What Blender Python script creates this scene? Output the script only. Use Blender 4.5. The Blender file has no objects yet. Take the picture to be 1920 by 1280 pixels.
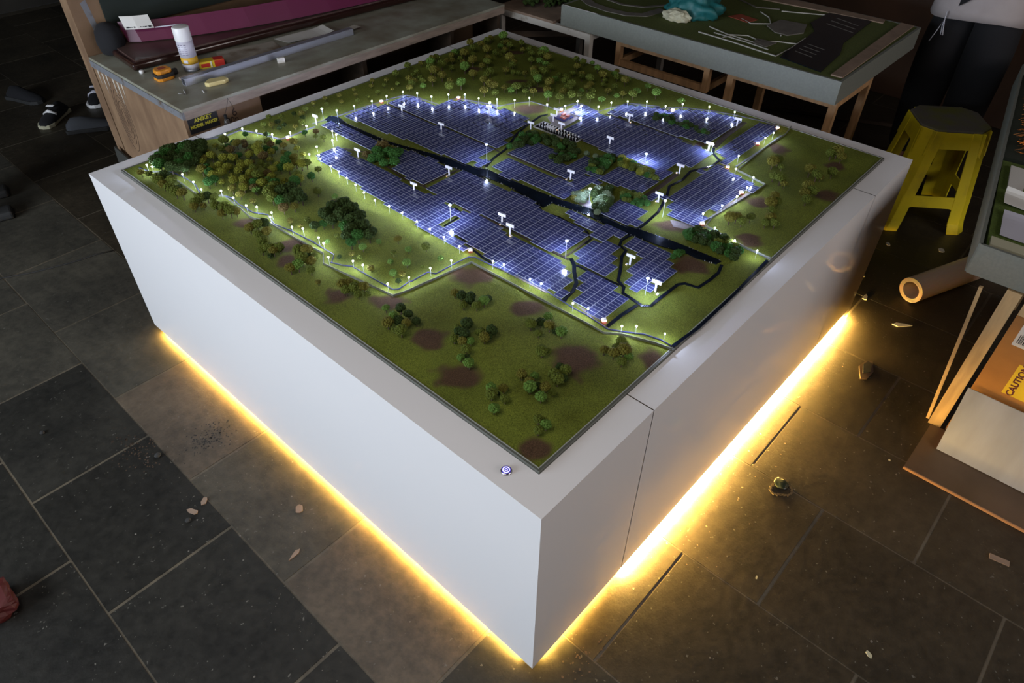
import bpy, bmesh, math, random
from mathutils import Vector, Matrix, Euler, noise
random.seed(11)
SC = bpy.context.scene
COL = SC.collection
PI = math.pi

# ------------------------------------------------------------------ camera, world, light, exposure
RIM_Z = 0.6619            # top of the white plinth
PX, PY = 2.0, 1.992       # plinth footprint
FZ = -0.018               # floor level; the plinth hangs 18 mm above it on its feet
cam_data = bpy.data.cameras.new('camera')
cam_data.sensor_width = 36.0
cam_data.lens = 36.0 * 1313.01 / 1920.0
cam_data.clip_start = 0.02
cam = bpy.data.objects.new('camera', cam_data)
COL.objects.link(cam)
Rm = Matrix(((0.6740696, 0.4893016, -0.5533662), (-0.7386356, 0.4534913, -0.4987616), (0.0069020, 0.7449360, 0.6671002)))
cam.matrix_world = Matrix.Translation((-0.6158, -0.4748, 1.8149)) @ Rm.to_4x4()
SC.camera = cam

world = bpy.data.worlds.new('world'); SC.world = world
world.use_nodes = True
bg = world.node_tree.nodes['Background']
bg.inputs[0].default_value = (0.75, 0.85, 1.0, 1); bg.inputs[1].default_value = 0.02

def area(name, loc, rot, sx, sy, power, color, spread=180):
    l = bpy.data.lights.new(name, 'AREA'); l.shape = 'RECTANGLE'; l.size = sx; l.size_y = sy
    l.energy = power; l.color = color; l.spread = math.radians(spread)
    o = bpy.data.objects.new(name, l); COL.objects.link(o); o.location = loc; o.rotation_euler = rot
    return o
# daylight through the wide window of the left wall; the two after it are unseen additions
area('daylight_window', (-3.42, 2.0, 1.35), (0, math.radians(-90), 0), 1.5, 2.8, 195, (0.80, 0.89, 1.0))
area('added_skylight', (-1.3, 0.2, 3.29), (0, 0, 0), 1.4, 1.4, 37, (1.0, 0.91, 0.84))  # unseen skylight, added to light the near rim from above
area('added_front_window', (1.3, -3.52, 1.6), (math.radians(90), 0, 0), 3.0, 1.4, 66, (1.0, 0.92, 0.89))  # unseen window, added to brighten the right face of the plinth

SC.view_settings.view_transform = 'Standard'
SC.view_settings.look = 'None'
SC.view_settings.exposure = 0.0
SC.view_settings.gamma = 1.0
SC.view_settings.use_curve_mapping = False
SC.cycles.use_denoising = True
SC.cycles.use_light_tree = True
SC.cycles.max_bounces = 6
SC.cycles.diffuse_bounces = 3
SC.cycles.glossy_bounces = 4
SC.cycles.sample_clamp_indirect = 4.0
SC.cycles.caustics_reflective = False
SC.cycles.caustics_refractive = False

# ------------------------------------------------------------------ helpers
def mat(name, color=(0.5, 0.5, 0.5), rough=0.6, metal=0.0, spec=0.5, noise_scale=0, noise_amt=0.3, col2=None, bump=0.0,
        bump_scale=None, emit=None, strength=0, coat=0.0, stretch=None, trans=0.0, alpha=1.0, rough2=None, thresh=(0.35, 0.7)):
    m = bpy.data.materials.new(name); m.use_nodes = True
    nt = m.node_tree; b = nt.nodes['Principled BSDF']
    b.inputs['Base Color'].default_value = (*color, 1)
    b.inputs['Roughness'].default_value = rough
    b.inputs['Metallic'].default_value = metal
    b.inputs['Specular IOR Level'].default_value = spec
    b.inputs['Coat Weight'].default_value = coat
    b.inputs['Transmission Weight'].default_value = trans
    b.inputs['Alpha'].default_value = alpha
    if emit:
        b.inputs['Emission Color'].default_value = (*emit, 1)
        b.inputs['Emission Strength'].default_value = strength
    if noise_scale:
        tc = nt.nodes.new('ShaderNodeTexCoord'); mp = nt.nodes.new('ShaderNodeMapping')
        nt.links.new(tc.outputs['Object'], mp.inputs[0])
        if stretch: mp.inputs['Scale'].default_value = stretch
        n = nt.nodes.new('ShaderNodeTexNoise'); n.inputs['Scale'].default_value = noise_scale; n.inputs['Detail'].default_value = 6
        nt.links.new(mp.outputs[0], n.inputs['Vector'])
        r = nt.nodes.new('ShaderNodeValToRGB')
        r.color_ramp.elements[0].position = thresh[0]; r.color_ramp.elements[1].position = thresh[1]
        c2 = col2 or tuple(c * (1 - noise_amt) for c in color)
        r.color_ramp.elements[0].color = (*c2, 1); r.color_ramp.elements[1].color = (*color, 1)
        nt.links.new(n.outputs['Fac'], r.inputs[0]); nt.links.new(r.outputs[0], b.inputs['Base Color'])
        if rough2 is not None:
            mr = nt.nodes.new('ShaderNodeMapRange'); mr.inputs['To Min'].default_value = rough; mr.inputs['To Max'].default_value = rough2
            nt.links.new(n.outputs['Fac'], mr.inputs[0]); nt.links.new(mr.outputs[0], b.inputs['Roughness'])
        if bump:
            n2 = n
            if bump_scale:
                n2 = nt.nodes.new('ShaderNodeTexNoise'); n2.inputs['Scale'].default_value = bump_scale; n2.inputs['Detail'].default_value = 4
                nt.links.new(mp.outputs[0], n2.inputs['Vector'])
            bp = nt.nodes.new('ShaderNodeBump'); bp.inputs['Strength'].default_value = bump; bp.inputs['Distance'].default_value = 0.004
            nt.links.new(n2.outputs['Fac'], bp.inputs['Height']); nt.links.new(bp.outputs[0], b.inputs['Normal'])
    return m

class MB:
    """collects shapes into one mesh"""
    def __init__(s): s.v = []; s.f = []; s.mi = []; s.cur = 0
    def add(s, vs, fs):
        n = len(s.v); s.v += [tuple(v) for v in vs]; s.f += [tuple(i + n for i in f) for f in fs]; s.mi += [s.cur] * len(fs); return s
    def box(s, x0, y0, z0, x1, y1, z1):
        return s.add([(x0,y0,z0),(x1,y0,z0),(x1,y1,z0),(x0,y1,z0),(x0,y0,z1),(x1,y0,z1),(x1,y1,z1),(x0,y1,z1)],
                     [(0,3,2,1),(4,5,6,7),(0,1,5,4),(1,2,6,5),(2,3,7,6),(3,0,4,7)])
    def obox(s, c, ax, ay, az, hx, hy, hz):
        c = Vector(c); ax = Vector(ax) * hx; ay = Vector(ay) * hy; az = Vector(az) * hz
        vs = [c + ax*i + ay*j + az*k for k in (-1, 1) for j in (-1, 1) for i in (-1, 1)]
        return s.add(vs, [(0,2,3,1),(4,5,7,6),(0,1,5,4),(1,3,7,5),(3,2,6,7),(2,0,4,6)])
    def bar(s, a, b, w, h=None, up=(0,0,1)):
        a = Vector(a); b = Vector(b); d = (b - a); L = d.length; d.normalize(); h = h or w
        u = Vector(up)
        if abs(d.dot(u)) > 0.95: u = Vector((1, 0, 0))
        sx = d.cross(u).normalized(); sz = sx.cross(d).normalized()
        return s.obox((a + b) / 2, d, sx, sz, L / 2, w / 2, h / 2)
    def tube(s, pts, r, seg=10, cap=True, closed=False):
        pts = [Vector(p) for p in pts]; n = len(pts); base = len(s.v)
        rr = r if isinstance(r, (list, tuple)) else [r] * n
        prev = None
        for i, p in enumerate(pts):
            d = (pts[min(i+1, n-1)] - pts[max(i-1, 0)]).normalized()
            if prev is None:
                u = Vector((0,0,1)) if abs(d.z) < 0.9 else Vector((1,0,0)); u = d.cross(u).normalized()
            else: u = (prev - d * prev.dot(d)).normalized()
            prev = u; w = d.cross(u)
            for k in range(seg):
                a = 2*PI*k/seg; s.v.append(tuple(p + (u*math.cos(a) + w*math.sin(a)) * rr[i]))
        for i in range(n-1):
            for k in range(seg):
                k2 = (k+1) % seg; s.f.append((base+i*seg+k, base+i*seg+k2, base+(i+1)*seg+k2, base+(i+1)*seg+k)); s.mi.append(s.cur)
        if cap:
            s.f.append(tuple(base+k for k in range(seg))[::-1]); s.f.append(tuple(base+(n-1)*seg+k for k in range(seg))); s.mi += [s.cur]*2
        return s
    def lathe(s, prof, c=(0,0,0), seg=24):
        base = len(s.v); c = Vector(c)
        for r, z in prof:
            for k in range(seg):
                a = 2*PI*k/seg; s.v.append((c.x + r*math.cos(a), c.y + r*math.sin(a), c.z + z))
        for i in range(len(prof)-1):
            for k in range(seg):
                k2 = (k+1) % seg; s.f.append((base+i*seg+k, base+i*seg+k2, base+(i+1)*seg+k2, base+(i+1)*seg+k)); s.mi.append(s.cur)
        s.f.append(tuple(base+k for k in range(seg))[::-1]); s.f.append(tuple(base+(len(prof)-1)*seg+k for k in range(seg))); s.mi += [s.cur]*2
        return s
    def prism(s, poly, z0, z1):
        n = len(poly); base = len(s.v)
        s.v += [(p[0], p[1], z0) for p in poly] + [(p[0], p[1], z1) for p in poly]
        s.f.append(tuple(base+i for i in range(n))[::-1]); s.f.append(tuple(base+n+i for i in range(n))); s.mi += [s.cur]*2
        for i in range(n):
            j = (i+1) % n; s.f.append((base+i, base+j, base+n+j, base+n+i)); s.mi.append(s.cur)
        return s
    def ribbon(s, pts, w, z0, z1):
        """a flat strip of width w and real thickness along a line"""
        P = [Vector((p[0], p[1])) for p in pts]; n = len(P); L = []; R = []
        for i in range(n):
            d = (P[min(i+1, n-1)] - P[max(i-1, 0)]); d.normalize(); nn = Vector((-d.y, d.x)) * w / 2
            L.append(P[i] + nn); R.append(P[i] - nn)
        b = len(s.v)
        for i in range(n): s.v += [(L[i].x, L[i].y, z0), (R[i].x, R[i].y, z0), (L[i].x, L[i].y, z1), (R[i].x, R[i].y, z1)]
        for i in range(n-1):
            a = b + 4*i; c = a + 4
            for q in ((a+2, a+3, c+3, c+2), (a, c, c+1, a+1), (a, a+2, c+2, c), (a+1, c+1, c+3, a+3)): s.f.append(q); s.mi.append(s.cur)
        s.f.append((b, b+1, b+3, b+2)); s.f.append((b+4*n-4, b+4*n-2, b+4*n-1, b+4*n-3)); s.mi += [s.cur]*2
        return s
    def build(s, name, mats, parent=None, loc=None, smooth=False, bevel=0, seg=2, recalc=True):
        me = bpy.data.meshes.new(name); me.from_pydata(s.v, [], s.f); me.validate()
        if not isinstance(mats, (list, tuple)): mats = [mats]
        for m in mats: me.materials.append(m)
        if len(me.polygons) == len(s.mi): me.polygons.foreach_set('material_index', s.mi)
        if recalc:
            bm = bmesh.new(); bm.from_mesh(me); bmesh.ops.recalc_face_normals(bm, faces=bm.faces); bm.to_mesh(me); bm.free()
        if smooth: me.polygons.foreach_set('use_smooth', [True]*len(me.polygons))
        o = bpy.data.objects.new(name, me); COL.objects.link(o)
        if parent: o.parent = parent
        if loc: o.location = loc
        if bevel:
            md = o.modifiers.new('bevel', 'BEVEL'); md.width = bevel; md.segments = seg; md.limit_method = 'ANGLE'; md.angle_limit = 0.6
        return o

def tag(o, label=None, cat=None, group=None, kind=None):
    if label: o['label'] = label
    if cat: o['category'] = cat
    if group: o['group'] = group
    if kind: o['kind'] = kind
    return o
def empty(name, loc, label, cat, group=None, rz=0):
    o = bpy.data.objects.new(name, None); o.empty_display_size = 0.02; COL.objects.link(o); o.location = loc; o.rotation_euler = (0, 0, rz)
    return tag(o, label, cat, group)
def copy_tree(o, parent=None):
    c = o.copy(); COL.objects.link(c)
    if parent is not None: c.parent = parent
    for ch in list(o.children): copy_tree(ch, c)
    return c
def text(name, body, m, parent, mw, size, ext=0.0004, align='CENTER', label=None, bold=0.0):
    c = bpy.data.curves.new(name, 'FONT'); c.body = body; c.size = size; c.extrude = ext; c.align_x = align; c.align_y = 'CENTER'; c.offset = bold
    c.materials.append(m)
    t = bpy.data.objects.new(name, c); COL.objects.link(t); bpy.context.view_layer.update()
    me = bpy.data.meshes.new_from_object(t.evaluated_get(bpy.context.evaluated_depsgraph_get())); bpy.data.objects.remove(t)
    o = bpy.data.objects.new(name, me); COL.objects.link(o)
    if parent: o.parent = parent
    o.matrix_local = mw
    if label: o['label'] = label
    return o
def frame(origin, xdir, ydir):
    x = Vector(xdir).normalized(); y = Vector(ydir).normalized(); z = x.cross(y).normalized(); y = z.cross(x)
    m = Matrix((x, y, z)).transposed().to_4x4(); m.translation = Vector(origin); return m
def fl(x, y):
    """a floor point measured on z = 0, carried to the floor level"""
    k = (1.8149 - FZ) / 1.8149
    return (-0.6158 + (x + 0.6158) * k, -0.4748 + (y + 0.4748) * k)
def link_nodes(m): return m.node_tree.nodes, m.node_tree.links
ARR = {"long_left":[0.505,0.7356,[[0,[[1,3]]],[1,[[1,4]]],[2,[[1,4]]],[3,[[1,5]]],[4,[[1,6]]],[5,[[1,5]]],[6,[[1,13]]],[7,[[1,13]]],[8,[[2,13]]],[9,[[2,14]]],[10,[[2,14]]],[11,[[2,14]]],[12,[[2,13]]],[13,[[2,13]]],[14,[[3,13]]],[15,[[3,13]]],[16,[[3,13]]],[17,[[3,14]]],[18,[[3,14]]],[19,[[4,14]]],[20,[[4,14]]],[21,[[4,14]]],[22,[[4,14]]],[23,[[4,14]]],[24,[[5,14]]],[25,[[5,13]]],[26,[[5,13]]],[27,[[5,14]]],[28,[[5,14]]],[29,[[6,14]]]]],"narrow_strip":[0.721,1.3382,[[0,[[3,7]]],[1,[[2,7]]],[2,[[1,6]]],[3,[[1,6]]],[4,[[1,6]]],[5,[[1,6]]],[6,[[1,6]]],[7,[[1,6]]],[8,[[1,6]]],[9,[[1,6]]],[10,[[1,6]]],[11,[[1,6]]],[12,[[1,5]]],[13,[[1,5]]]]],"behind_bush":[0.685,1.0762,[[1,[[1,11]]],[2,[[1,12]]],[3,[[0,12]]],[4,[[1,13]]],[5,[[1,13]]],[6,[[1,12]]],[7,[[3,12]]],[8,[[5,12]]],[9,[[8,11]]]]],"centre":[0.673,0.4998,[[1,[[2,13]]],[2,[[1,14]]],[3,[[1,14]]],[4,[[1,14]]],[5,[[2,14]]],[6,[[2,14]]],[7,[[2,14]]],[8,[[2,14]]],[9,[[2,15]]],[10,[[2,16]]],[11,[[2,16]]],[12,[[2,16]]],[13,[[1,16]]],[14,[[1,15]]],[15,[[1,15]]],[16,[[1,15]]],[17,[[0,15]]],[18,[[0,15]]],[19,[[0,15]]],[20,[[1,15]]],[21,[[1,15]]]]],"front_long":[0.529,0.395,[[0,[[1,4]]],[1,[[2,8]]],[2,[[1,10]]],[3,[[1,11]]],[4,[[1,12]]],[5,[[1,12]]],[6,[[0,12]]],[7,[[0,12]]],[8,[[0,12]]],[9,[[1,12]]],[10,[[1,12]]],[11,[[2,11]]],[12,[[2,12]]],[13,[[2,13]]],[14,[[3,13]]],[15,[[3,13]]],[16,[[3,13]]],[17,[[4,13]]],[18,[[9,12]]]]],"twin_road":[0.685,0.3164,[[2,[[1,6]]],[3,[[1,9]]],[4,[[1,13]]],[5,[[1,13]]],[6,[[3,11],[12,14]]],[7,[[12,14]]]]],"canal_strip":[0.841,0.4212,[[1,[[3,6]]],[2,[[1,6]]],[3,[[1,6]]],[4,[[1,5]]],[5,[[1,5]]],[6,[[1,5]]],[7,[[2,5]]],[8,[[3,5]]]]],"front_block":[0.529,0.2378,[[1,[[1,11]]],[2,[[1,11]]],[3,[[2,13]]],[4,[[2,13]]],[5,[[6,13]]],[6,[[9,13]]]]],"right_stepped":[0.697,0.2116,[[1,[[2,5],[7,13]]],[2,[[0,15]]],[3,[[1,18]]],[4,[[5,18]]],[5,[[12,18]]],[6,[[13,18]]],[7,[[13,18]]]]],"canal_bank":[0.949,0.4212,[[1,[[1,4]]],[2,[[0,9]]],[3,[[0,9]]],[4,[[0,9]]],[5,[[0,9]]]]],"canal_upper":[0.901,0.6832,[[0,[[15,17]]],[1,[[3,20]]],[2,[[3,17]]],[3,[[3,11]]],[4,[[3,11]]],[5,[[3,10]]],[6,[[3,10]]],[7,[[3,10]]],[8,[[2,10]]],[9,[[1,10]]],[10,[[1,10]]],[11,[[3,10]]],[12,[[3,10]]]]],"mid_small":[1.045,0.7094,[[1,[[6,8]]],[2,[[1,8]]],[3,[[0,13]]],[4,[[0,14]]],[5,[[0,6]]],[6,[[0,6]]],[7,[[0,6]]],[8,[[0,10]]],[9,[[0,11]]],[10,[[0,11]]],[11,[[0,11]]],[12,[[0,8]]]]],"hedge_side":[1.105,0.526,[[1,[[2,11],[12,15]]],[2,[[2,11]]],[3,[[2,11]]],[4,[[1,11]]],[5,[[1,11]]],[6,[[1,11]]]]],"upper_right_big":[1.261,0.4998,[[1,[[11,23]]],[2,[[2,5],[10,23]]],[3,[[1,24]]],[4,[[3,23]]],[5,[[3,23]]],[6,[[3,24]]],[7,[[3,24]]],[8,[[2,24]]],[9,[[2,24]]],[10,[[2,24]]],[11,[[2,24]]],[12,[[2,24]]],[13,[[3,23]]],[14,[[3,23]]],[15,[[3,23]]],[16,[[4,23]]],[17,[[4,23]]],[18,[[5,22]]],[19,[[5,22]]],[20,[[14,23]]],[21,[[16,23]]],[22,[[16,24]]],[23,[[20,23]]]]],"top_right":[1.537,0.5522,[[1,[[4,25]]],[2,[[4,26]]],[3,[[3,26]]],[4,[[3,25]]],[5,[[2,25]]],[6,[[2,24]]],[7,[[2,23]]],[8,[[2,22]]],[9,[[2,20]]],[10,[[2,18]]],[11,[[2,16]]],[12,[[2,16]]],[13,[[2,14]]],[14,[[2,13]]],[15,[[1,12]]],[16,[[1,11]]]]],"far_right_strip":[1.489,0.4212,[[1,[[0,33]]],[2,[[4,33]]],[3,[[5,32]]]]],"right_block":[1.069,0.2902,[[0,[[26,30]]],[1,[[1,7],[11,31]]],[2,[[1,31]]],[3,[[1,32]]],[4,[[1,32]]],[5,[[4,33]]],[6,[[8,34]]],[7,[[26,28]]]]],"tiny_piece":[1.105,0.4736,[[0,[[4,6]]],[1,[[1,5]]]]],"left_big":[0.841,1.0762,[[1,[[4,16]]],[2,[[4,16]]],[3,[[4,16]]],[4,[[4,16]]],[5,[[3,16]]],[6,[[3,16]]],[7,[[3,16]]],[8,[[3,16]]],[9,[[3,16]]],[10,[[3,16]]],[11,[[3,16]]],[12,[[2,15]]],[13,[[2,15]]],[14,[[2,15]]],[15,[[1,15]]],[16,[[1,15]]],[17,[[1,15]]],[18,[[1,15]]],[19,[[1,15]]],[20,[[1,15]]],[21,[[0,15]]],[22,[[0,15]]],[23,[[0,12]]]]],"canal_corner":[0.901,1.05,[[0,[[0,5]]],[1,[[2,4]]]]],"top_left":[1.021,1.1024,[[0,[[2,7]]],[1,[[2,12]]],[2,[[2,21]]],[3,[[2,24]]],[4,[[2,24]]],[5,[[2,24]]],[6,[[2,24]]],[7,[[2,24]]],[8,[[2,22]]],[9,[[2,23]]],[10,[[1,22]]],[11,[[1,21]]],[12,[[1,20]]],[13,[[1,20]]],[14,[[1,19]]],[15,[[1,17]]],[16,[[1,10]]],[17,[[1,10]]],[18,[[1,10]]],[19,[[1,10]]],[20,[[1,10]]],[21,[[1,9]]]]]}
CANAL = [[0.7809,1.7443],[0.812,1.7547],[0.8275,1.7194],[0.8134,1.653],[0.8178,1.572],[0.8238,1.4325],[0.8468,1.3314],[0.884,1.1811],[0.8992,1.0705],[0.9186,1.0152],[0.9202,1.0423],[0.9175,0.9769],[0.9219,0.895],[0.9253,0.7958],[0.9324,0.7267],[0.9567,0.6065],[0.9457,0.4958],[0.9608,0.4455],[0.9744,0.3512],[0.9798,0.2857],[0.985,0.1894],[0.982,0.175],[0.9612,0.1791],[0.9485,0.2367],[0.9508,0.2751],[0.9308,0.3382],[0.919,0.4325],[0.9116,0.496],[0.9188,0.5992],[0.9096,0.6716],[0.8994,0.7269],[0.8595,0.7301],[0.8655,0.7631],[0.8758,0.8436],[0.883,0.9043],[0.8737,1.0181],[0.8637,0.9627],[0.8564,1.076],[0.8448,1.1401],[0.8378,1.3035],[0.8096,1.4219],[0.7935,1.5545],[0.7898,1.6224],[0.7904,1.6774],[0.7752,1.7261]]
STREAMS = [[0.011,[[0.7054,0.4955],[0.6864,0.4681],[0.6615,0.4483],[0.6255,0.4117],[0.5921,0.3967],[0.5592,0.3931],[0.5422,0.3869]]],[0.009,[[0.9242,0.4402],[0.8793,0.4446],[0.8511,0.4323],[0.8457,0.4046],[0.8094,0.3943],[0.7586,0.3616],[0.7121,0.3356],[0.6979,0.3067],[0.6758,0.2945],[0.6703,0.258],[0.6649,0.2259],[0.6809,0.2087],[0.7087,0.2098],[0.7554,0.2088],[0.8076,0.207],[0.8244,0.1963],[0.8332,0.1596],[0.8879,0.154],[0.9301,0.1541],[0.9691,0.1666]]],[0.01,[[0.6579,0.2369],[0.5991,0.243],[0.536,0.2427]]],[0.009,[[0.9298,1.0436],[0.9907,1.0672],[1.0694,1.0816],[1.1891,1.1362],[1.2676,1.156],[1.362,1.1705],[1.3898,1.1601]]],[0.009,[[1.5814,0.5486],[1.5421,0.5279],[1.5126,0.4864],[1.4595,0.484],[1.3785,0.5185],[1.3107,0.5068],[1.2421,0.5151],[1.1882,0.4887],[1.1314,0.4685],[1.0823,0.4527],[1.01,0.4452],[0.953,0.4427]]],[0.007,[[0.672,0.9303],[0.6656,0.8841],[0.5796,0.8786],[0.5712,0.8075],[0.5561,0.7549],[0.5469,0.7229],[0.5386,0.6746],[0.538,0.6434]]],[0.006,[[0.8747,0.7727],[0.8382,0.7135],[0.8514,0.6614],[0.8475,0.6097],[0.8482,0.5545],[0.8273,0.5152],[0.7917,0.5104]]],[0.007,[[0.6903,0.4624],[0.6931,0.3861],[0.6978,0.3215]]],[0.009,[[1.0769,0.0826],[0.8737,0.0743],[0.6884,0.072],[0.5849,0.0818]]]]
ROADS = [[0.007,[[0.676,1.5134],[0.7113,1.4384],[0.7066,1.311],[0.687,1.1843],[0.6952,1.0998],[0.6935,0.9975],[0.6894,0.9221]]],[0.007,[[0.7001,1.1052],[0.794,1.1032],[0.8704,1.0955]]],[0.006,[[1.0382,1.6805],[1.0322,1.5282],[1.0405,1.4115],[1.0408,1.2739],[1.0445,1.169],[1.0402,1.0878]]],[0.006,[[1.0458,1.0571],[1.0468,0.9303],[1.0473,0.8215],[1.0497,0.7802]]],[0.008,[[1.3304,1.0336],[1.313,0.9509],[1.3024,0.8459],[1.2997,0.7558],[1.3095,0.7151]]],[0.006,[[1.5469,1.0036],[1.5548,0.8932],[1.5687,0.7663],[1.5566,0.6197]]],[0.02,[[1.8498,0.5724],[1.6981,0.5676],[1.5904,0.5516]]],[0.016,[[1.3306,0.5412],[1.2219,0.5366],[1.1164,0.5348],[1.0741,0.5398]]],[0.007,[[0.6863,0.9101],[0.6991,0.7826],[0.6952,0.692],[0.6961,0.5835],[0.6966,0.517],[0.6968,0.4967]]],[0.006,[[0.6945,0.5153],[0.7271,0.5129],[0.81,0.5164]]]]
PATHS = [[0.009,[[0.5112,1.896],[0.5329,1.8485],[0.5517,1.8044],[0.5708,1.7259],[0.614,1.7194],[0.6634,1.7205],[0.7178,1.7202]]],[0.007,[[0.7245,1.7475],[0.8088,1.7363],[0.8899,1.7312],[0.9609,1.7239],[1.0243,1.7187],[1.0923,1.7101],[1.1423,1.6927],[1.157,1.6416],[1.1673,1.5281],[1.258,1.5265],[1.2924,1.4344],[1.3261,1.344]]],[0.006,[[1.3107,1.3527],[1.3796,1.3261],[1.4406,1.285],[1.4508,1.2117],[1.4448,1.1722],[1.5373,1.1511],[1.5587,1.1284],[1.5455,1.035],[1.611,1.0186],[1.6916,0.9953],[1.7503,0.8862]]],[0.006,[[1.7436,0.8703],[1.8088,0.8087],[1.8526,0.7241],[1.8817,0.6377],[1.8975,0.565],[1.9088,0.5241],[1.9077,0.4683]]],[0.007,[[1.497,0.4149],[1.4836,0.3531],[1.4678,0.291]]],[0.006,[[1.8371,0.4196],[1.7039,0.418],[1.5856,0.4206],[1.5113,0.4229]]],[0.006,[[1.4488,0.294],[1.3291,0.302],[1.2569,0.3094],[1.1765,0.3183],[1.1449,0.3192]]],[0.009,[[1.1154,0.3069],[1.1061,0.2406],[1.093,0.1599],[1.0915,0.0814]]],[0.01,[[0.3317,1.9571],[0.3956,1.9151],[0.453,1.8908],[0.5136,1.8962]]]]
CABLE = [[0.128,1.8884],[0.1374,1.8364],[0.1712,1.8025],[0.1878,1.7735],[0.1967,1.7086],[0.1967,1.6438],[0.1761,1.5719],[0.2228,1.5169],[0.2329,1.4807],[0.2265,1.4377],[0.2301,1.3611],[0.2533,1.3173],[0.2441,1.2851],[0.2368,1.2561],[0.2499,1.1882],[0.2599,1.0906],[0.2589,1.108],[0.2616,0.9966],[0.2329,0.9713],[0.246,0.9376],[0.2618,0.9128],[0.2642,0.8376],[0.27,0.7507],[0.2818,0.7416],[0.3215,0.7462],[0.3287,0.7422],[0.3854,0.7413],[0.3948,0.7198],[0.4716,0.7148],[0.5115,0.7103],[0.5245,0.6963],[0.5281,0.6382],[0.5404,0.548],[0.5431,0.4495],[0.5348,0.3471],[0.5364,0.3072],[0.5292,0.2341],[0.5452,0.2043],[0.5746,0.157],[0.5854,0.1145],[0.5831,0.0807]]
WALL = [[0.1232,1.8787],[0.1319,1.8332],[0.173,1.7983],[0.1688,1.5726],[0.222,1.5156],[0.2207,1.4737],[0.2156,1.4007],[0.2095,1.3408],[0.2301,1.2816],[0.2315,1.2564],[0.2356,1.1415],[0.2443,1.0232],[0.2148,0.9829],[0.225,0.91],[0.2526,0.7303],[0.2852,0.72],[0.5002,0.6856],[0.5023,0.5966],[0.5052,0.476],[0.5079,0.3626],[0.5106,0.2765],[0.5095,0.2334],[0.5365,0.198],[0.5655,0.1178],[0.5746,0.0768]]
WALLR = [[1.09,0.0807],[1.0894,0.1579],[1.1007,0.2375],[1.1138,0.3041],[1.168,0.3133],[1.2976,0.3005],[1.465,0.2896],[1.489,0.4063],[1.7066,0.4151],[1.8572,0.4117],[1.9291,0.4245]]
CONCRETE = [[[1.3721,1.1452],[1.5123,1.1311],[1.4551,1.0497],[1.3583,1.0455],[1.3349,1.0426],[1.3348,1.0916]],[[1.0703,0.4014],[1.0937,0.3485],[1.1126,0.3053],[1.0575,0.3417],[1.045,0.3732]],[[0.9771,0.694],[0.9925,0.6472],[0.9567,0.6065],[0.9545,0.658]],[[1.2395,0.3232],[1.3337,0.3125],[1.4353,0.303],[1.437,0.2959],[1.3007,0.3022],[1.2324,0.3113]],[[0.5318,0.6031],[0.5479,0.6053],[0.5425,0.5458],[0.5409,0.4954],[0.5474,0.4413],[0.5375,0.4448]],[[0.5561,0.3671],[0.5534,0.3426],[0.5518,0.2973],[0.542,0.2684],[0.5402,0.3065]]]
SOIL = [[0.2022,0.5396,0.045,0.0465,-0.8233],[0.1613,0.3869,0.0579,0.0412,-0.8241],[0.3913,0.2298,0.0598,0.0554,-0.8237],[0.4543,0.4396,0.0475,0.0307,-0.8226],[0.2261,0.7259,0.0478,0.0316,-0.8224],[0.1185,0.1194,0.0384,0.0358,-0.8254],[0.5068,0.0796,0.0357,0.0522,-0.8238],[0.1897,1.324,0.0438,0.0292,-0.8201],[0.2055,1.1313,0.042,0.0383,-0.8208],[0.1539,1.0721,0.0283,0.0334,-0.8213],[0.4604,0.6417,0.0615,0.0464,-0.8217],[0.4551,0.4397,0.0495,0.0369,-0.8226],[0.1554,0.8384,0.0325,0.0316,-0.8223],[0.9114,0.2286,0.0537,0.0411,-0.8214],[1.0504,0.3766,0.068,0.0317,-0.8202],[1.3826,1.2458,0.0658,0.047,-0.8152],[1.3526,0.2517,0.0393,0.0356,-0.8194],[1.7397,0.3798,0.0322,0.0453,-0.8172],[1.5397,0.1125,0.0436,0.0374,-0.8192],[1.7503,0.1736,0.031,0.0383,-0.818],[1.1364,0.1687,0.0365,0.0366,-0.8207],[1.7904,1.7049,0.0485,0.0281,-0.8115],[1.5212,1.6937,0.0346,0.0356,-0.8127],[1.5511,1.4618,0.0409,0.0285,-0.8136],[1.5514,1.3395,0.0401,0.0319,-0.8141],[0.6969,0.7712,0.0136,0.0156,-0.8202],[1.0546,0.8081,0.0206,0.019,-0.8184],[1.3574,0.8773,0.0204,0.018,-0.8168],[1.5804,0.6007,0.0244,0.0181,-0.817]]
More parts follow.
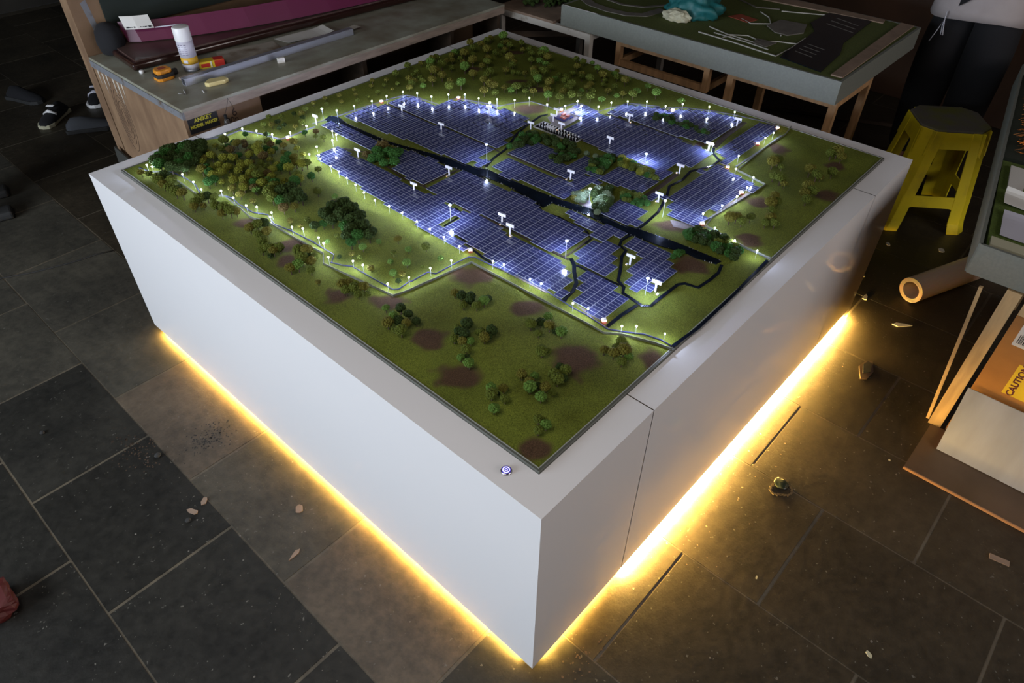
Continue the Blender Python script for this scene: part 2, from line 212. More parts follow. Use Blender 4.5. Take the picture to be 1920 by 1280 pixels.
LAMPS = {"left":[[0.1372,1.8385],[0.1436,1.8136],[0.1814,1.7598],[0.1857,1.6943],[0.185,1.6231],[0.1773,1.5616],[0.2155,1.5094],[0.2187,1.4428],[0.2208,1.3741],[0.2374,1.3429],[0.2501,1.2822],[0.2336,1.2647],[0.245,1.1704],[0.262,1.14],[0.2649,1.0678],[0.2582,1.0347],[0.2252,0.9681],[0.2599,0.9043],[0.267,0.8703],[0.2579,0.7554],[0.3145,0.7359],[0.3822,0.7251],[0.4452,0.709]],"gate":[[0.4407,1.8676],[0.5061,1.8619],[0.5309,1.8087],[0.5532,1.7426],[0.6056,1.7092],[0.6783,1.7128],[0.6053,1.549],[0.5541,1.5205]],"array":[[0.7125,1.6025],[0.7036,1.5683],[0.6679,1.5417],[0.6341,1.4838],[0.5679,1.4831],[0.5567,1.4596],[0.5488,1.3929],[0.5459,1.3454],[0.5365,1.2898],[0.5283,1.2346],[0.5163,1.1772],[0.5093,1.1146],[0.5158,1.0561],[0.5178,0.997],[0.5154,0.9287],[0.5146,0.871],[0.5138,0.8111],[0.5102,0.7437]],"front":[[0.5202,0.623],[0.5304,0.5903],[0.528,0.4937],[0.5341,0.4596],[0.5255,0.3456],[0.5357,0.3045],[0.5377,0.2014],[0.562,0.1752],[0.5855,0.1079]],"back_left":[[0.8204,1.7176],[0.8898,1.7016],[0.9645,1.6875],[1.0341,1.6837],[1.105,1.669],[1.1344,1.6171],[1.1507,1.5522],[1.2093,1.5185],[1.2538,1.4714],[1.2655,1.407],[1.3082,1.3492]],"back_right":[[1.3496,1.2945],[1.403,1.266],[1.404,1.1756],[1.4417,1.1174],[1.5087,1.1103],[1.5223,1.02],[1.5877,1.0066],[1.6397,0.9668],[1.6913,0.9122],[1.7034,0.8353],[1.7667,0.7984],[1.8142,0.7102],[1.837,0.6149]],"right":[[1.7878,0.4295],[1.7307,0.4323],[1.5417,0.4341],[1.4519,0.3951],[1.4396,0.325],[1.3673,0.3083],[1.2927,0.3031],[1.2132,0.3103],[1.1317,0.3279],[1.0868,0.2616],[1.0668,0.1861],[1.0645,0.1139]]}
FLOOD = [[0.7721,1.7394,0.047],[1.2471,1.3295,0.043],[0.9456,1.0559,0.072],[0.6119,0.8859,0.055],[1.4835,1.071,0.032],[1.3157,0.661,0.038],[0.9787,0.642,0.052],[1.0697,0.428,0.057],[1.5352,0.5328,0.036],[0.6954,0.5062,0.06],[0.7089,0.246,0.056]]
SIGNS = [[0.7302,1.7274,0.041],[1.0209,1.5816,0.03],[1.0138,1.3526,0.033],[0.6734,1.408,0.036],[0.6531,1.0974,0.033],[0.8021,1.0912,0.035],[1.2338,1.3214,0.038],[1.2511,1.1248,0.03],[1.3564,1.1041,0.031],[1.4011,1.1246,0.033],[1.318,1.0331,0.033],[1.0571,0.78,0.035],[1.3425,0.8311,0.036],[1.5533,0.8947,0.032],[1.3406,0.5396,0.034],[1.1361,0.4884,0.034],[1.7977,0.5782,0.034],[1.5486,0.552,0.035],[0.7061,0.7613,0.036],[0.675,0.7005,0.041],[0.7945,0.3559,0.035],[0.7397,0.235,0.037]]
HUTS = [[1.0237,1.7065],[1.2566,1.5118],[1.4463,1.1399],[1.7432,0.8247],[1.8793,0.4544],[1.7087,0.4462],[1.4777,0.4363],[1.357,0.3187],[1.1105,0.3144],[0.5358,0.7261],[0.5439,0.2591],[0.5902,1.7054]]
BOXES = [[0.6632,1.408],[0.6494,1.1009],[0.7948,1.092],[1.232,1.3238],[1.0165,1.3444],[1.0479,0.7885],[1.334,0.8376],[1.3363,0.5463],[1.1339,0.4934],[1.552,0.8865],[1.3119,0.9895],[1.3132,1.0466],[1.7948,0.59],[1.5465,0.5618],[0.699,0.7602],[0.6743,0.6963],[0.7897,0.3628],[0.7335,0.2239]]
YARD = [[1.272,1.1275],[1.3227,1.1256],[1.3284,0.9345],[1.2765,0.9348]]
PLANT = [[1.3859,1.1232],[1.4447,1.1242],[1.4314,1.0675],[1.3727,1.0682]]
TREES = {"c1":[[0.1961,0.6908,0.0103,3],[0.188,0.6531,0.0111,3],[0.1576,0.6366,0.0146,2],[0.1825,0.626,0.0128,0],[0.2179,0.6588,0.013,0],[0.2183,0.6288,0.0111,0],[0.1904,0.6052,0.0118,2],[0.2131,0.5931,0.0109,0],[0.1604,0.5896,0.0152,1],[0.159,0.615,0.0081,1]],"c2":[[0.2701,0.5072,0.009,1],[0.2566,0.4858,0.0124,0],[0.2871,0.4889,0.0153,0],[0.2575,0.4691,0.0141,0],[0.2315,0.4777,0.0106,1],[0.2378,0.4555,0.0114,2],[0.2527,0.4432,0.0105,3],[0.2896,0.4463,0.0124,1],[0.2815,0.4237,0.0132,2],[0.3108,0.4274,0.0142,0],[0.2932,0.4228,0.0106,0]],"c3":[[0.2243,0.4283,0.0121,1],[0.1973,0.4205,0.0094,3],[0.2112,0.4127,0.0086,0],[0.1932,0.3887,0.0127,3]],"c4":[[0.3613,0.5532,0.0121,0],[0.3376,0.5537,0.0107,1],[0.3584,0.5262,0.012,1],[0.3827,0.523,0.0138,3],[0.401,0.5257,0.0104,0],[0.3726,0.5614,0.013,0],[0.3613,0.5838,0.0122,0],[0.3578,0.6051,0.011,2]],"c5":[[0.3961,0.3747,0.0141,1],[0.3874,0.3426,0.0098,1],[0.4498,0.3643,0.0114,3],[0.4223,0.3372,0.0137,2],[0.4244,0.3,0.0139,3],[0.4203,0.3627,0.0117,0],[0.4224,0.3186,0.0091,0]],"c6":[[0.3381,0.2897,0.0143,1],[0.3579,0.2856,0.0088,1]],"c7":[[0.2492,0.274,0.0123,2],[0.2695,0.252,0.0096,3],[0.2448,0.2471,0.0114,2],[0.2302,0.2318,0.0143,3],[0.2253,0.1954,0.0126,3],[0.2551,0.2087,0.0121,2],[0.2509,0.2249,0.0091,0],[0.2566,0.1879,0.009,1]],"c8":[[0.2986,0.2206,0.0131,1],[0.2906,0.2015,0.0145,1],[0.3254,0.2078,0.0139,1],[0.3282,0.2251,0.0109,0],[0.308,0.1985,0.01,0]],"c9":[[0.1722,0.2983,0.0113,3],[0.1567,0.2809,0.0134,1],[0.1902,0.2766,0.0105,2],[0.1694,0.2522,0.0104,1],[0.1295,0.2475,0.0124,3],[0.173,0.2784,0.0075,0]],"c10":[[0.1713,0.1351,0.0115,3],[0.173,0.1577,0.0108,1],[0.1498,0.1377,0.01,1],[0.1846,0.1487,0.008,1]],"c11":[[0.4463,0.1858,0.0112,2],[0.4978,0.174,0.0123,1],[0.4494,0.161,0.0136,2],[0.4703,0.147,0.0169,2],[0.4418,0.1313,0.0111,1],[0.4665,0.1298,0.0112,3],[0.4749,0.1723,0.0097,1]],"c12":[[0.1847,1.2566,0.016,1],[0.205,1.2526,0.0143,0],[0.1623,1.2629,0.0142,2],[0.1859,1.2114,0.0133,2],[0.1615,1.2202,0.0123,1],[0.1477,1.1755,0.0138,1],[0.1418,1.1323,0.0152,1],[0.1441,1.1136,0.0135,2],[0.1612,1.1115,0.0142,1],[0.1257,1.1414,0.0119,1],[0.1284,1.1063,0.01,0]],"c13":[[0.1914,1.0628,0.015,1],[0.2053,1.0398,0.0166,2],[0.1713,1.0128,0.0179,1],[0.1829,0.9925,0.0146,2],[0.1268,1.0067,0.0145,2],[0.1475,0.9998,0.0161,3],[0.1612,0.9622,0.0121,1],[0.2052,1.0079,0.0115,1],[0.1924,1.0216,0.0115,0]],"c14":[[0.1791,0.8471,0.0138,2],[0.1943,0.8379,0.0129,2],[0.1892,0.8077,0.0146,1],[0.1702,0.8211,0.0128,1],[0.2083,0.7942,0.0146,2],[0.1832,0.786,0.0108,1],[0.2022,0.7726,0.0102,1],[0.1479,0.9133,0.0081,2]],"c15":[[0.1577,1.4423,0.0152,1],[0.1695,1.4106,0.0169,1],[0.1708,1.381,0.0167,1],[0.1858,1.3743,0.013,2],[0.1489,1.395,0.013,2],[0.1951,1.4023,0.0113,1]],"c16":[[0.1248,1.5074,0.0147,1],[0.1468,1.5131,0.0163,1],[0.168,1.5102,0.0155,0],[0.1124,1.4918,0.013,2],[0.1823,1.4949,0.0139,1],[0.1378,1.4838,0.0115,2]],"c17":[[0.1133,1.7122,0.0173,1],[0.1423,1.7239,0.0175,0],[0.1428,1.6807,0.0172,1],[0.1168,1.6458,0.0162,1],[0.1236,1.7547,0.0142,1],[0.1151,1.6069,0.0167,1],[0.126,1.5851,0.0166,2],[0.1126,1.6814,0.0147,2],[0.1194,1.792,0.0127,1],[0.1054,1.8179,0.0137,2],[0.1408,1.6409,0.0121,0]],"slope":[[0.4097,0.8487,0.0104,3],[0.4501,0.8177,0.0123,1],[0.4442,0.751,0.0102,3],[0.3674,0.802,0.0089,3],[0.3874,0.765,0.0057,1],[0.4216,0.9069,0.0113,2],[0.4123,0.85,0.0104,3],[0.3721,0.8686,0.0097,1],[0.3384,0.841,0.0096,3],[0.3621,0.7999,0.0114,3],[0.3062,0.7912,0.0106,3],[0.3227,0.7734,0.0105,2],[0.2956,0.758,0.0092,0],[0.3804,0.9426,0.0093,3],[0.328,0.9487,0.0112,3],[0.2812,0.856,0.0107,2],[0.289,0.9498,0.0091,2],[0.2937,0.9207,0.0091,1],[0.2587,0.9664,0.0078,0],[0.4463,1.2363,0.0111,3],[0.4248,1.2949,0.0128,1],[0.3081,1.1874,0.01,1],[0.2727,1.2255,0.0093,2],[0.2973,1.1358,0.0133,0],[0.3168,1.0536,0.0089,1],[0.2803,1.05,0.0088,3],[0.2745,1.1737,0.0091,2]],"big_dark":[[0.3497,1.1521,0.0195,0],[0.3875,1.1582,0.0215,0],[0.4204,1.1514,0.0216,0],[0.4167,1.1081,0.022,0],[0.3765,1.1051,0.0217,0],[0.3446,1.112,0.0175,0],[0.3839,1.0609,0.0215,0],[0.4131,1.0658,0.0192,0],[0.3852,1.0151,0.0205,0],[0.3516,1.0249,0.0204,0],[0.3444,0.9897,0.0194,4],[0.3246,1.011,0.0185,0],[0.3701,0.9706,0.0184,0],[0.3133,0.9811,0.0149,4],[0.3955,0.9865,0.0129,0],[0.3227,1.1265,0.0122,4],[0.353,1.0584,0.0172,4]],"dark_knot":[[0.3105,1.3877,0.019,1],[0.3382,1.3987,0.0192,1],[0.3393,1.3569,0.0208,0],[0.3641,1.3506,0.0209,0],[0.3585,1.3063,0.0205,0],[0.3301,1.307,0.0186,0],[0.3074,1.3216,0.0167,4],[0.2984,1.3508,0.018,1],[0.2907,1.2818,0.0154,5],[0.3204,1.269,0.0132,2],[0.3601,1.2848,0.0178,0],[0.4067,1.3879,0.0174,4],[0.3779,1.3769,0.0153,0]],"corner_wood":[[0.2737,1.8484,0.0198,4],[0.2788,1.8088,0.02,0],[0.2783,1.8782,0.0157,0],[0.182,1.7562,0.0194,0],[0.2276,1.7407,0.0159,0],[0.2224,1.8625,0.0185,4],[0.2834,1.7728,0.0169,0],[0.2487,1.7687,0.0179,4],[0.227,1.7852,0.0183,0],[0.2285,1.8178,0.0151,0],[0.2886,1.8263,0.0207,0],[0.2958,1.8588,0.0202,0],[0.2007,1.8056,0.0172,0],[0.2239,1.8825,0.0183,0],[0.2492,1.8443,0.0155,4],[0.3095,1.7949,0.0175,0],[0.1937,1.7794,0.0154,0],[0.228,1.8414,0.0167,0],[0.2122,1.7636,0.018,4],[0.1943,1.8556,0.0185,4],[0.2606,1.7873,0.0171,4],[0.183,1.8155,0.0187,0],[0.1682,1.8331,0.0208,0],[0.3287,1.8559,0.0165,0],[0.3319,1.831,0.0202,0],[0.2111,1.7255,0.0154,0],[0.2608,1.7509,0.0154,0],[0.3104,1.8308,0.0198,0],[0.2018,1.7434,0.0154,0],[0.1641,1.7976,0.0203,4],[0.2468,1.8095,0.0155,0],[0.2631,1.8225,0.0161,0],[0.3214,1.8123,0.0185,0],[0.2421,1.8725,0.0208,0]],"wood":[[0.3132,1.6323,0.0154,6],[0.3035,1.6887,0.0113,6],[0.5048,1.5728,0.014,4],[0.303,1.52,0.0158,6],[0.3262,1.5875,0.0149,6],[0.4285,1.5054,0.0145,4],[0.3278,1.4541,0.0166,6],[0.251,1.6173,0.0159,6],[0.3463,1.6083,0.0144,6],[0.4278,1.3956,0.0155,6],[0.3179,1.7445,0.0154,6],[0.5117,1.7061,0.0146,1],[0.438,1.6419,0.0164,6],[0.4004,1.7857,0.0112,4],[0.3691,1.5699,0.0142,1],[0.4448,1.4799,0.0167,6],[0.4802,1.7142,0.0146,6],[0.2391,1.5923,0.0149,4],[0.4565,1.7727,0.0117,5],[0.3267,1.7893,0.0129,2],[0.5542,1.5948,0.0119,6],[0.4447,1.5911,0.0119,6],[0.4094,1.5614,0.0122,1],[0.278,1.612,0.0166,6],[0.4234,1.6874,0.0135,5],[0.3744,1.7738,0.0141,1],[0.4514,1.6772,0.0167,6],[0.2814,1.7411,0.0143,6],[0.454,1.7164,0.0126,1],[0.3316,1.5134,0.013,5],[0.368,1.4068,0.0114,6],[0.2532,1.5715,0.0124,6],[0.5683,1.6304,0.0149,2],[0.4069,1.8149,0.0167,1],[0.3574,1.4558,0.0125,4],[0.379,1.5038,0.0143,5],[0.3753,1.4742,0.0141,6],[0.3579,1.674,0.0165,6],[0.5369,1.6775,0.0128,4],[0.4026,1.5094,0.0155,6],[0.4853,1.4967,0.0138,2],[0.2755,1.7045,0.0116,4],[0.4772,1.631,0.0143,6],[0.5022,1.534,0.0146,2],[0.4106,1.6599,0.0146,6],[0.4689,1.5356,0.0154,4],[0.3376,1.7,0.0157,6],[0.3945,1.4319,0.0122,6],[0.3937,1.6212,0.0111,5],[0.4777,1.664,0.0138,4],[0.3858,1.737,0.0152,5],[0.4255,1.7642,0.0154,2],[0.4424,1.5462,0.0119,6],[0.4295,1.7927,0.013,4],[0.5069,1.6035,0.0115,2],[0.4382,1.4201,0.0154,1],[0.2796,1.5406,0.0156,6],[0.245,1.6772,0.0165,2],[0.2742,1.6703,0.0135,6],[0.5425,1.5433,0.0116,6],[0.533,1.6438,0.0137,2],[0.3728,1.8179,0.0116,6],[0.4331,1.6127,0.0164,5],[0.341,1.5393,0.0161,6],[0.2973,1.5903,0.0112,6],[0.3149,1.4771,0.016,4],[0.4896,1.4729,0.0165,6],[0.3315,1.4287,0.0125,4],[0.3009,1.6647,0.0147,6],[0.3712,1.6014,0.0161,6],[0.5071,1.6825,0.0142,5],[0.2984,1.4528,0.0141,5],[0.3117,1.5469,0.011,6],[0.3584,1.4295,0.016,4],[0.4103,1.5891,0.0129,1],[0.2553,1.6501,0.0148,4],[0.3411,1.4856,0.0129,1],[0.3882,1.6901,0.0132,4],[0.2785,1.4816,0.0141,6],[0.363,1.641,0.0133,6],[0.4569,1.511,0.0163,4],[0.4435,1.7408,0.0124,5],[0.5007,1.6464,0.0117,4],[0.2995,1.7611,0.0139,2],[0.3459,1.5064,0.0179,1],[0.2971,1.4427,0.0132,3],[0.25,1.5034,0.0133,2],[0.282,1.4899,0.0149,2],[0.2481,1.4545,0.0131,2],[0.2557,1.3965,0.0114,2],[0.2176,1.5901,0.0153,4],[0.3559,1.4635,0.0134,3],[0.5068,1.4681,0.0153,1],[0.4673,1.3875,0.0133,4],[0.5139,1.4151,0.0127,1],[0.6459,1.6778,0.0114,4],[0.6779,1.6544,0.0123,5],[0.656,1.6275,0.0104,1],[0.6672,1.596,0.013,1],[0.5417,1.7623,0.0124,0],[0.4933,1.8204,0.0117,4],[0.2704,1.2197,0.0093,2],[0.312,1.1934,0.0093,1],[0.3009,1.1329,0.0126,0]],"gate_trees":[[0.7153,1.8454,0.0101,0],[0.729,1.8157,0.0137,2],[0.6316,1.8842,0.0116,1],[0.6342,1.7886,0.0105,0],[0.5801,1.8419,0.0121,1],[0.6664,1.8575,0.0114,1],[0.6868,1.7512,0.014,1],[0.6297,1.8248,0.0121,0],[0.6051,1.7755,0.0109,0],[0.7133,1.7881,0.0119,0],[0.6007,1.8164,0.0128,2],[0.6529,1.7467,0.011,2],[0.7639,1.8394,0.0135,1]],"back_left_edge":[[0.9892,1.8218,0.009,2],[1.0632,1.7757,0.0106,1],[1.1666,1.845,0.0109,2],[1.0837,1.8415,0.0104,2],[1.1263,1.8108,0.01,1],[0.9366,1.8606,0.0102,2],[0.8241,1.8732,0.0102,2],[0.9065,1.8057,0.0095,2],[0.9557,1.7666,0.0108,1],[1.0075,1.7701,0.0096,1],[1.0156,1.866,0.0087,2],[1.1262,1.7604,0.0083,2],[0.8548,1.8304,0.0092,1],[1.174,1.7834,0.0105,1],[1.1216,1.8814,0.0113,2],[0.8812,1.8771,0.0103,2]],"back":[[1.827,1.6344,0.0163,1],[1.5819,1.5118,0.0133,1],[1.336,1.6406,0.0141,2],[1.3315,1.5733,0.0192,3],[1.616,1.6973,0.0174,2],[1.2279,1.7742,0.0164,2],[1.7535,1.721,0.0136,2],[1.7256,1.7035,0.0135,1],[1.6529,1.4087,0.0193,1],[1.5936,1.4919,0.013,1],[1.6783,1.7598,0.0192,2],[1.5317,1.7785,0.0152,1],[1.6969,1.8841,0.0185,2],[1.8159,1.768,0.0166,2],[1.5224,1.2755,0.0163,2],[1.5718,1.5466,0.0162,2],[1.7649,1.7602,0.0148,3],[1.4306,1.3879,0.0152,3],[1.4351,1.6056,0.0181,2],[1.421,1.7808,0.0179,1],[1.5001,1.3849,0.0155,1],[1.2269,1.8543,0.0168,1],[1.8614,1.7172,0.0166,1],[1.4681,1.3424,0.0138,1],[1.4769,1.809,0.0145,2],[1.2751,1.6831,0.0177,2],[1.7712,1.8489,0.0179,1],[1.2022,1.7274,0.0161,1],[1.4954,1.7944,0.0144,2],[1.6726,1.6177,0.0198,2],[1.7928,1.5949,0.0166,1],[1.8159,1.7903,0.0132,1],[1.5047,1.5748,0.0172,1],[1.4026,1.8309,0.019,3],[1.3567,1.78,0.0185,1],[1.4183,1.5261,0.0173,2],[1.1688,1.7036,0.015,2],[1.5899,1.8487,0.0136,3],[1.5195,1.3681,0.0144,1],[1.6074,1.4684,0.0141,2],[1.6422,1.4479,0.0175,2],[1.5754,1.3695,0.0187,3],[1.5334,1.8345,0.0153,2],[1.7928,1.5026,0.0182,2],[1.6551,1.824,0.0182,1],[1.8165,1.5575,0.0182,1],[1.5824,1.3143,0.0188,2],[1.8116,1.8639,0.0153,2],[1.7323,1.5442,0.0166,1],[1.6103,1.7835,0.0144,1],[1.4683,1.8665,0.0164,1],[1.811,1.6632,0.0131,2],[1.5391,1.7118,0.0195,2],[1.43,1.4232,0.0152,2],[1.2195,1.6776,0.014,3],[1.5717,1.6565,0.0182,1],[1.4818,1.5755,0.0162,1],[1.6968,1.7258,0.0146,1],[1.3185,1.8847,0.0164,1],[1.3812,1.8686,0.0137,2],[1.5599,1.8429,0.0178,3],[1.3039,1.8081,0.0145,1],[1.7508,1.511,0.0159,3],[1.4546,1.3803,0.0192,1],[1.4947,1.7226,0.0147,1],[1.6327,1.5646,0.0166,1],[1.3689,1.416,0.0155,1],[1.4624,1.6826,0.0192,3],[1.5456,1.3775,0.0144,1],[1.6643,1.5828,0.015,2],[1.4076,1.4594,0.017,2],[1.5133,1.7465,0.0139,2],[1.7286,1.4309,0.0157,1],[1.8427,1.5628,0.0188,3],[1.6076,1.3274,0.0151,3],[1.4355,1.7364,0.0138,1],[1.3425,1.7428,0.0199,2],[1.5387,1.6568,0.0149,2],[1.4435,1.8666,0.0172,2],[1.2339,1.745,0.013,2],[1.6843,1.6998,0.0144,1],[1.2661,1.7442,0.0151,1],[1.7186,1.8369,0.0174,2],[1.8544,1.8245,0.0199,3],[1.3332,1.6866,0.018,2],[1.8515,1.5962,0.0151,1],[1.3455,1.4552,0.0165,2],[1.5732,1.7979,0.0193,2],[1.2805,1.587,0.0175,1],[1.2718,1.7946,0.0131,1],[1.2496,1.714,0.0161,1],[1.4844,1.315,0.016,2],[1.7432,1.4693,0.0154,3],[1.7998,1.7325,0.0176,1],[1.4113,1.4844,0.0171,2],[1.6123,1.4185,0.0182,1]],"back2":[[1.5894,1.1092,0.0178,1],[1.6963,1.3227,0.0141,1],[1.6953,1.1011,0.0147,2],[1.5043,1.1955,0.0163,1],[1.6938,1.3536,0.0131,1],[1.7415,1.16,0.0123,1],[1.8322,1.1566,0.016,1],[1.4854,1.2388,0.017,3],[1.7243,1.0017,0.0168,1],[1.7972,0.9397,0.0179,3],[1.6411,1.2769,0.0175,1],[1.5492,1.1737,0.0172,1],[1.7579,1.1117,0.0134,1],[1.894,1.2013,0.0128,2],[1.8699,1.3643,0.0163,1],[1.739,1.268,0.0147,1],[1.6557,1.1497,0.0133,1],[1.6288,1.1838,0.0122,3],[1.8775,1.4081,0.0157,1],[1.7675,1.2906,0.0144,2],[1.6083,1.067,0.0155,3],[1.8571,1.2772,0.0164,3],[1.6827,1.0498,0.013,3],[1.5438,1.2647,0.0144,1],[1.553,1.2178,0.0162,2],[1.7684,1.0116,0.0158,3],[1.6312,1.2393,0.0178,1],[1.7324,1.2228,0.0174,1],[1.8453,1.0112,0.0138,3],[1.7119,1.0399,0.0153,2],[1.6639,1.182,0.0156,2],[1.5882,1.2226,0.0176,1],[1.6394,1.3274,0.0158,3],[1.7004,1.1937,0.0152,2],[1.78,1.1811,0.0126,1],[1.5909,1.1608,0.0142,1],[1.8527,1.1163,0.0134,3],[1.8092,1.3503,0.0169,2],[1.7968,1.2064,0.0177,2],[1.8579,1.1872,0.0149,3],[1.7416,1.3195,0.0148,1],[1.8116,0.8312,0.0152,3],[1.8995,1.3368,0.0121,3],[1.8173,1.1061,0.0172,2]],"right_trees":[[1.5762,0.3261,0.0188,2],[1.6116,0.3233,0.016,1],[1.5874,0.2969,0.0125,1],[1.7967,0.1975,0.0199,2],[1.7752,0.2083,0.0167,1],[1.7753,0.1723,0.0166,2],[1.6105,0.2098,0.0187,2],[1.5969,0.1801,0.0173,1],[1.6071,0.1692,0.0124,2],[1.6546,0.1516,0.016,1],[1.5066,0.1694,0.018,2],[1.4589,0.1585,0.0165,2],[1.4828,0.1432,0.0178,1],[1.4311,0.138,0.0148,1],[1.5001,0.2835,0.0146,1],[1.4945,0.2568,0.0169,1],[1.484,0.2358,0.0128,2],[1.3824,0.2201,0.0147,2],[1.3288,0.2081,0.0181,2],[1.347,0.1984,0.016,1],[1.303,0.1874,0.0127,1],[1.1673,0.2579,0.0172,2],[1.1869,0.2461,0.0152,2],[1.1815,0.2244,0.0137,1],[1.2229,0.2168,0.0131,1],[1.2509,0.1683,0.0165,2],[1.237,0.1467,0.0145,1],[1.2243,0.1694,0.0123,1]]}
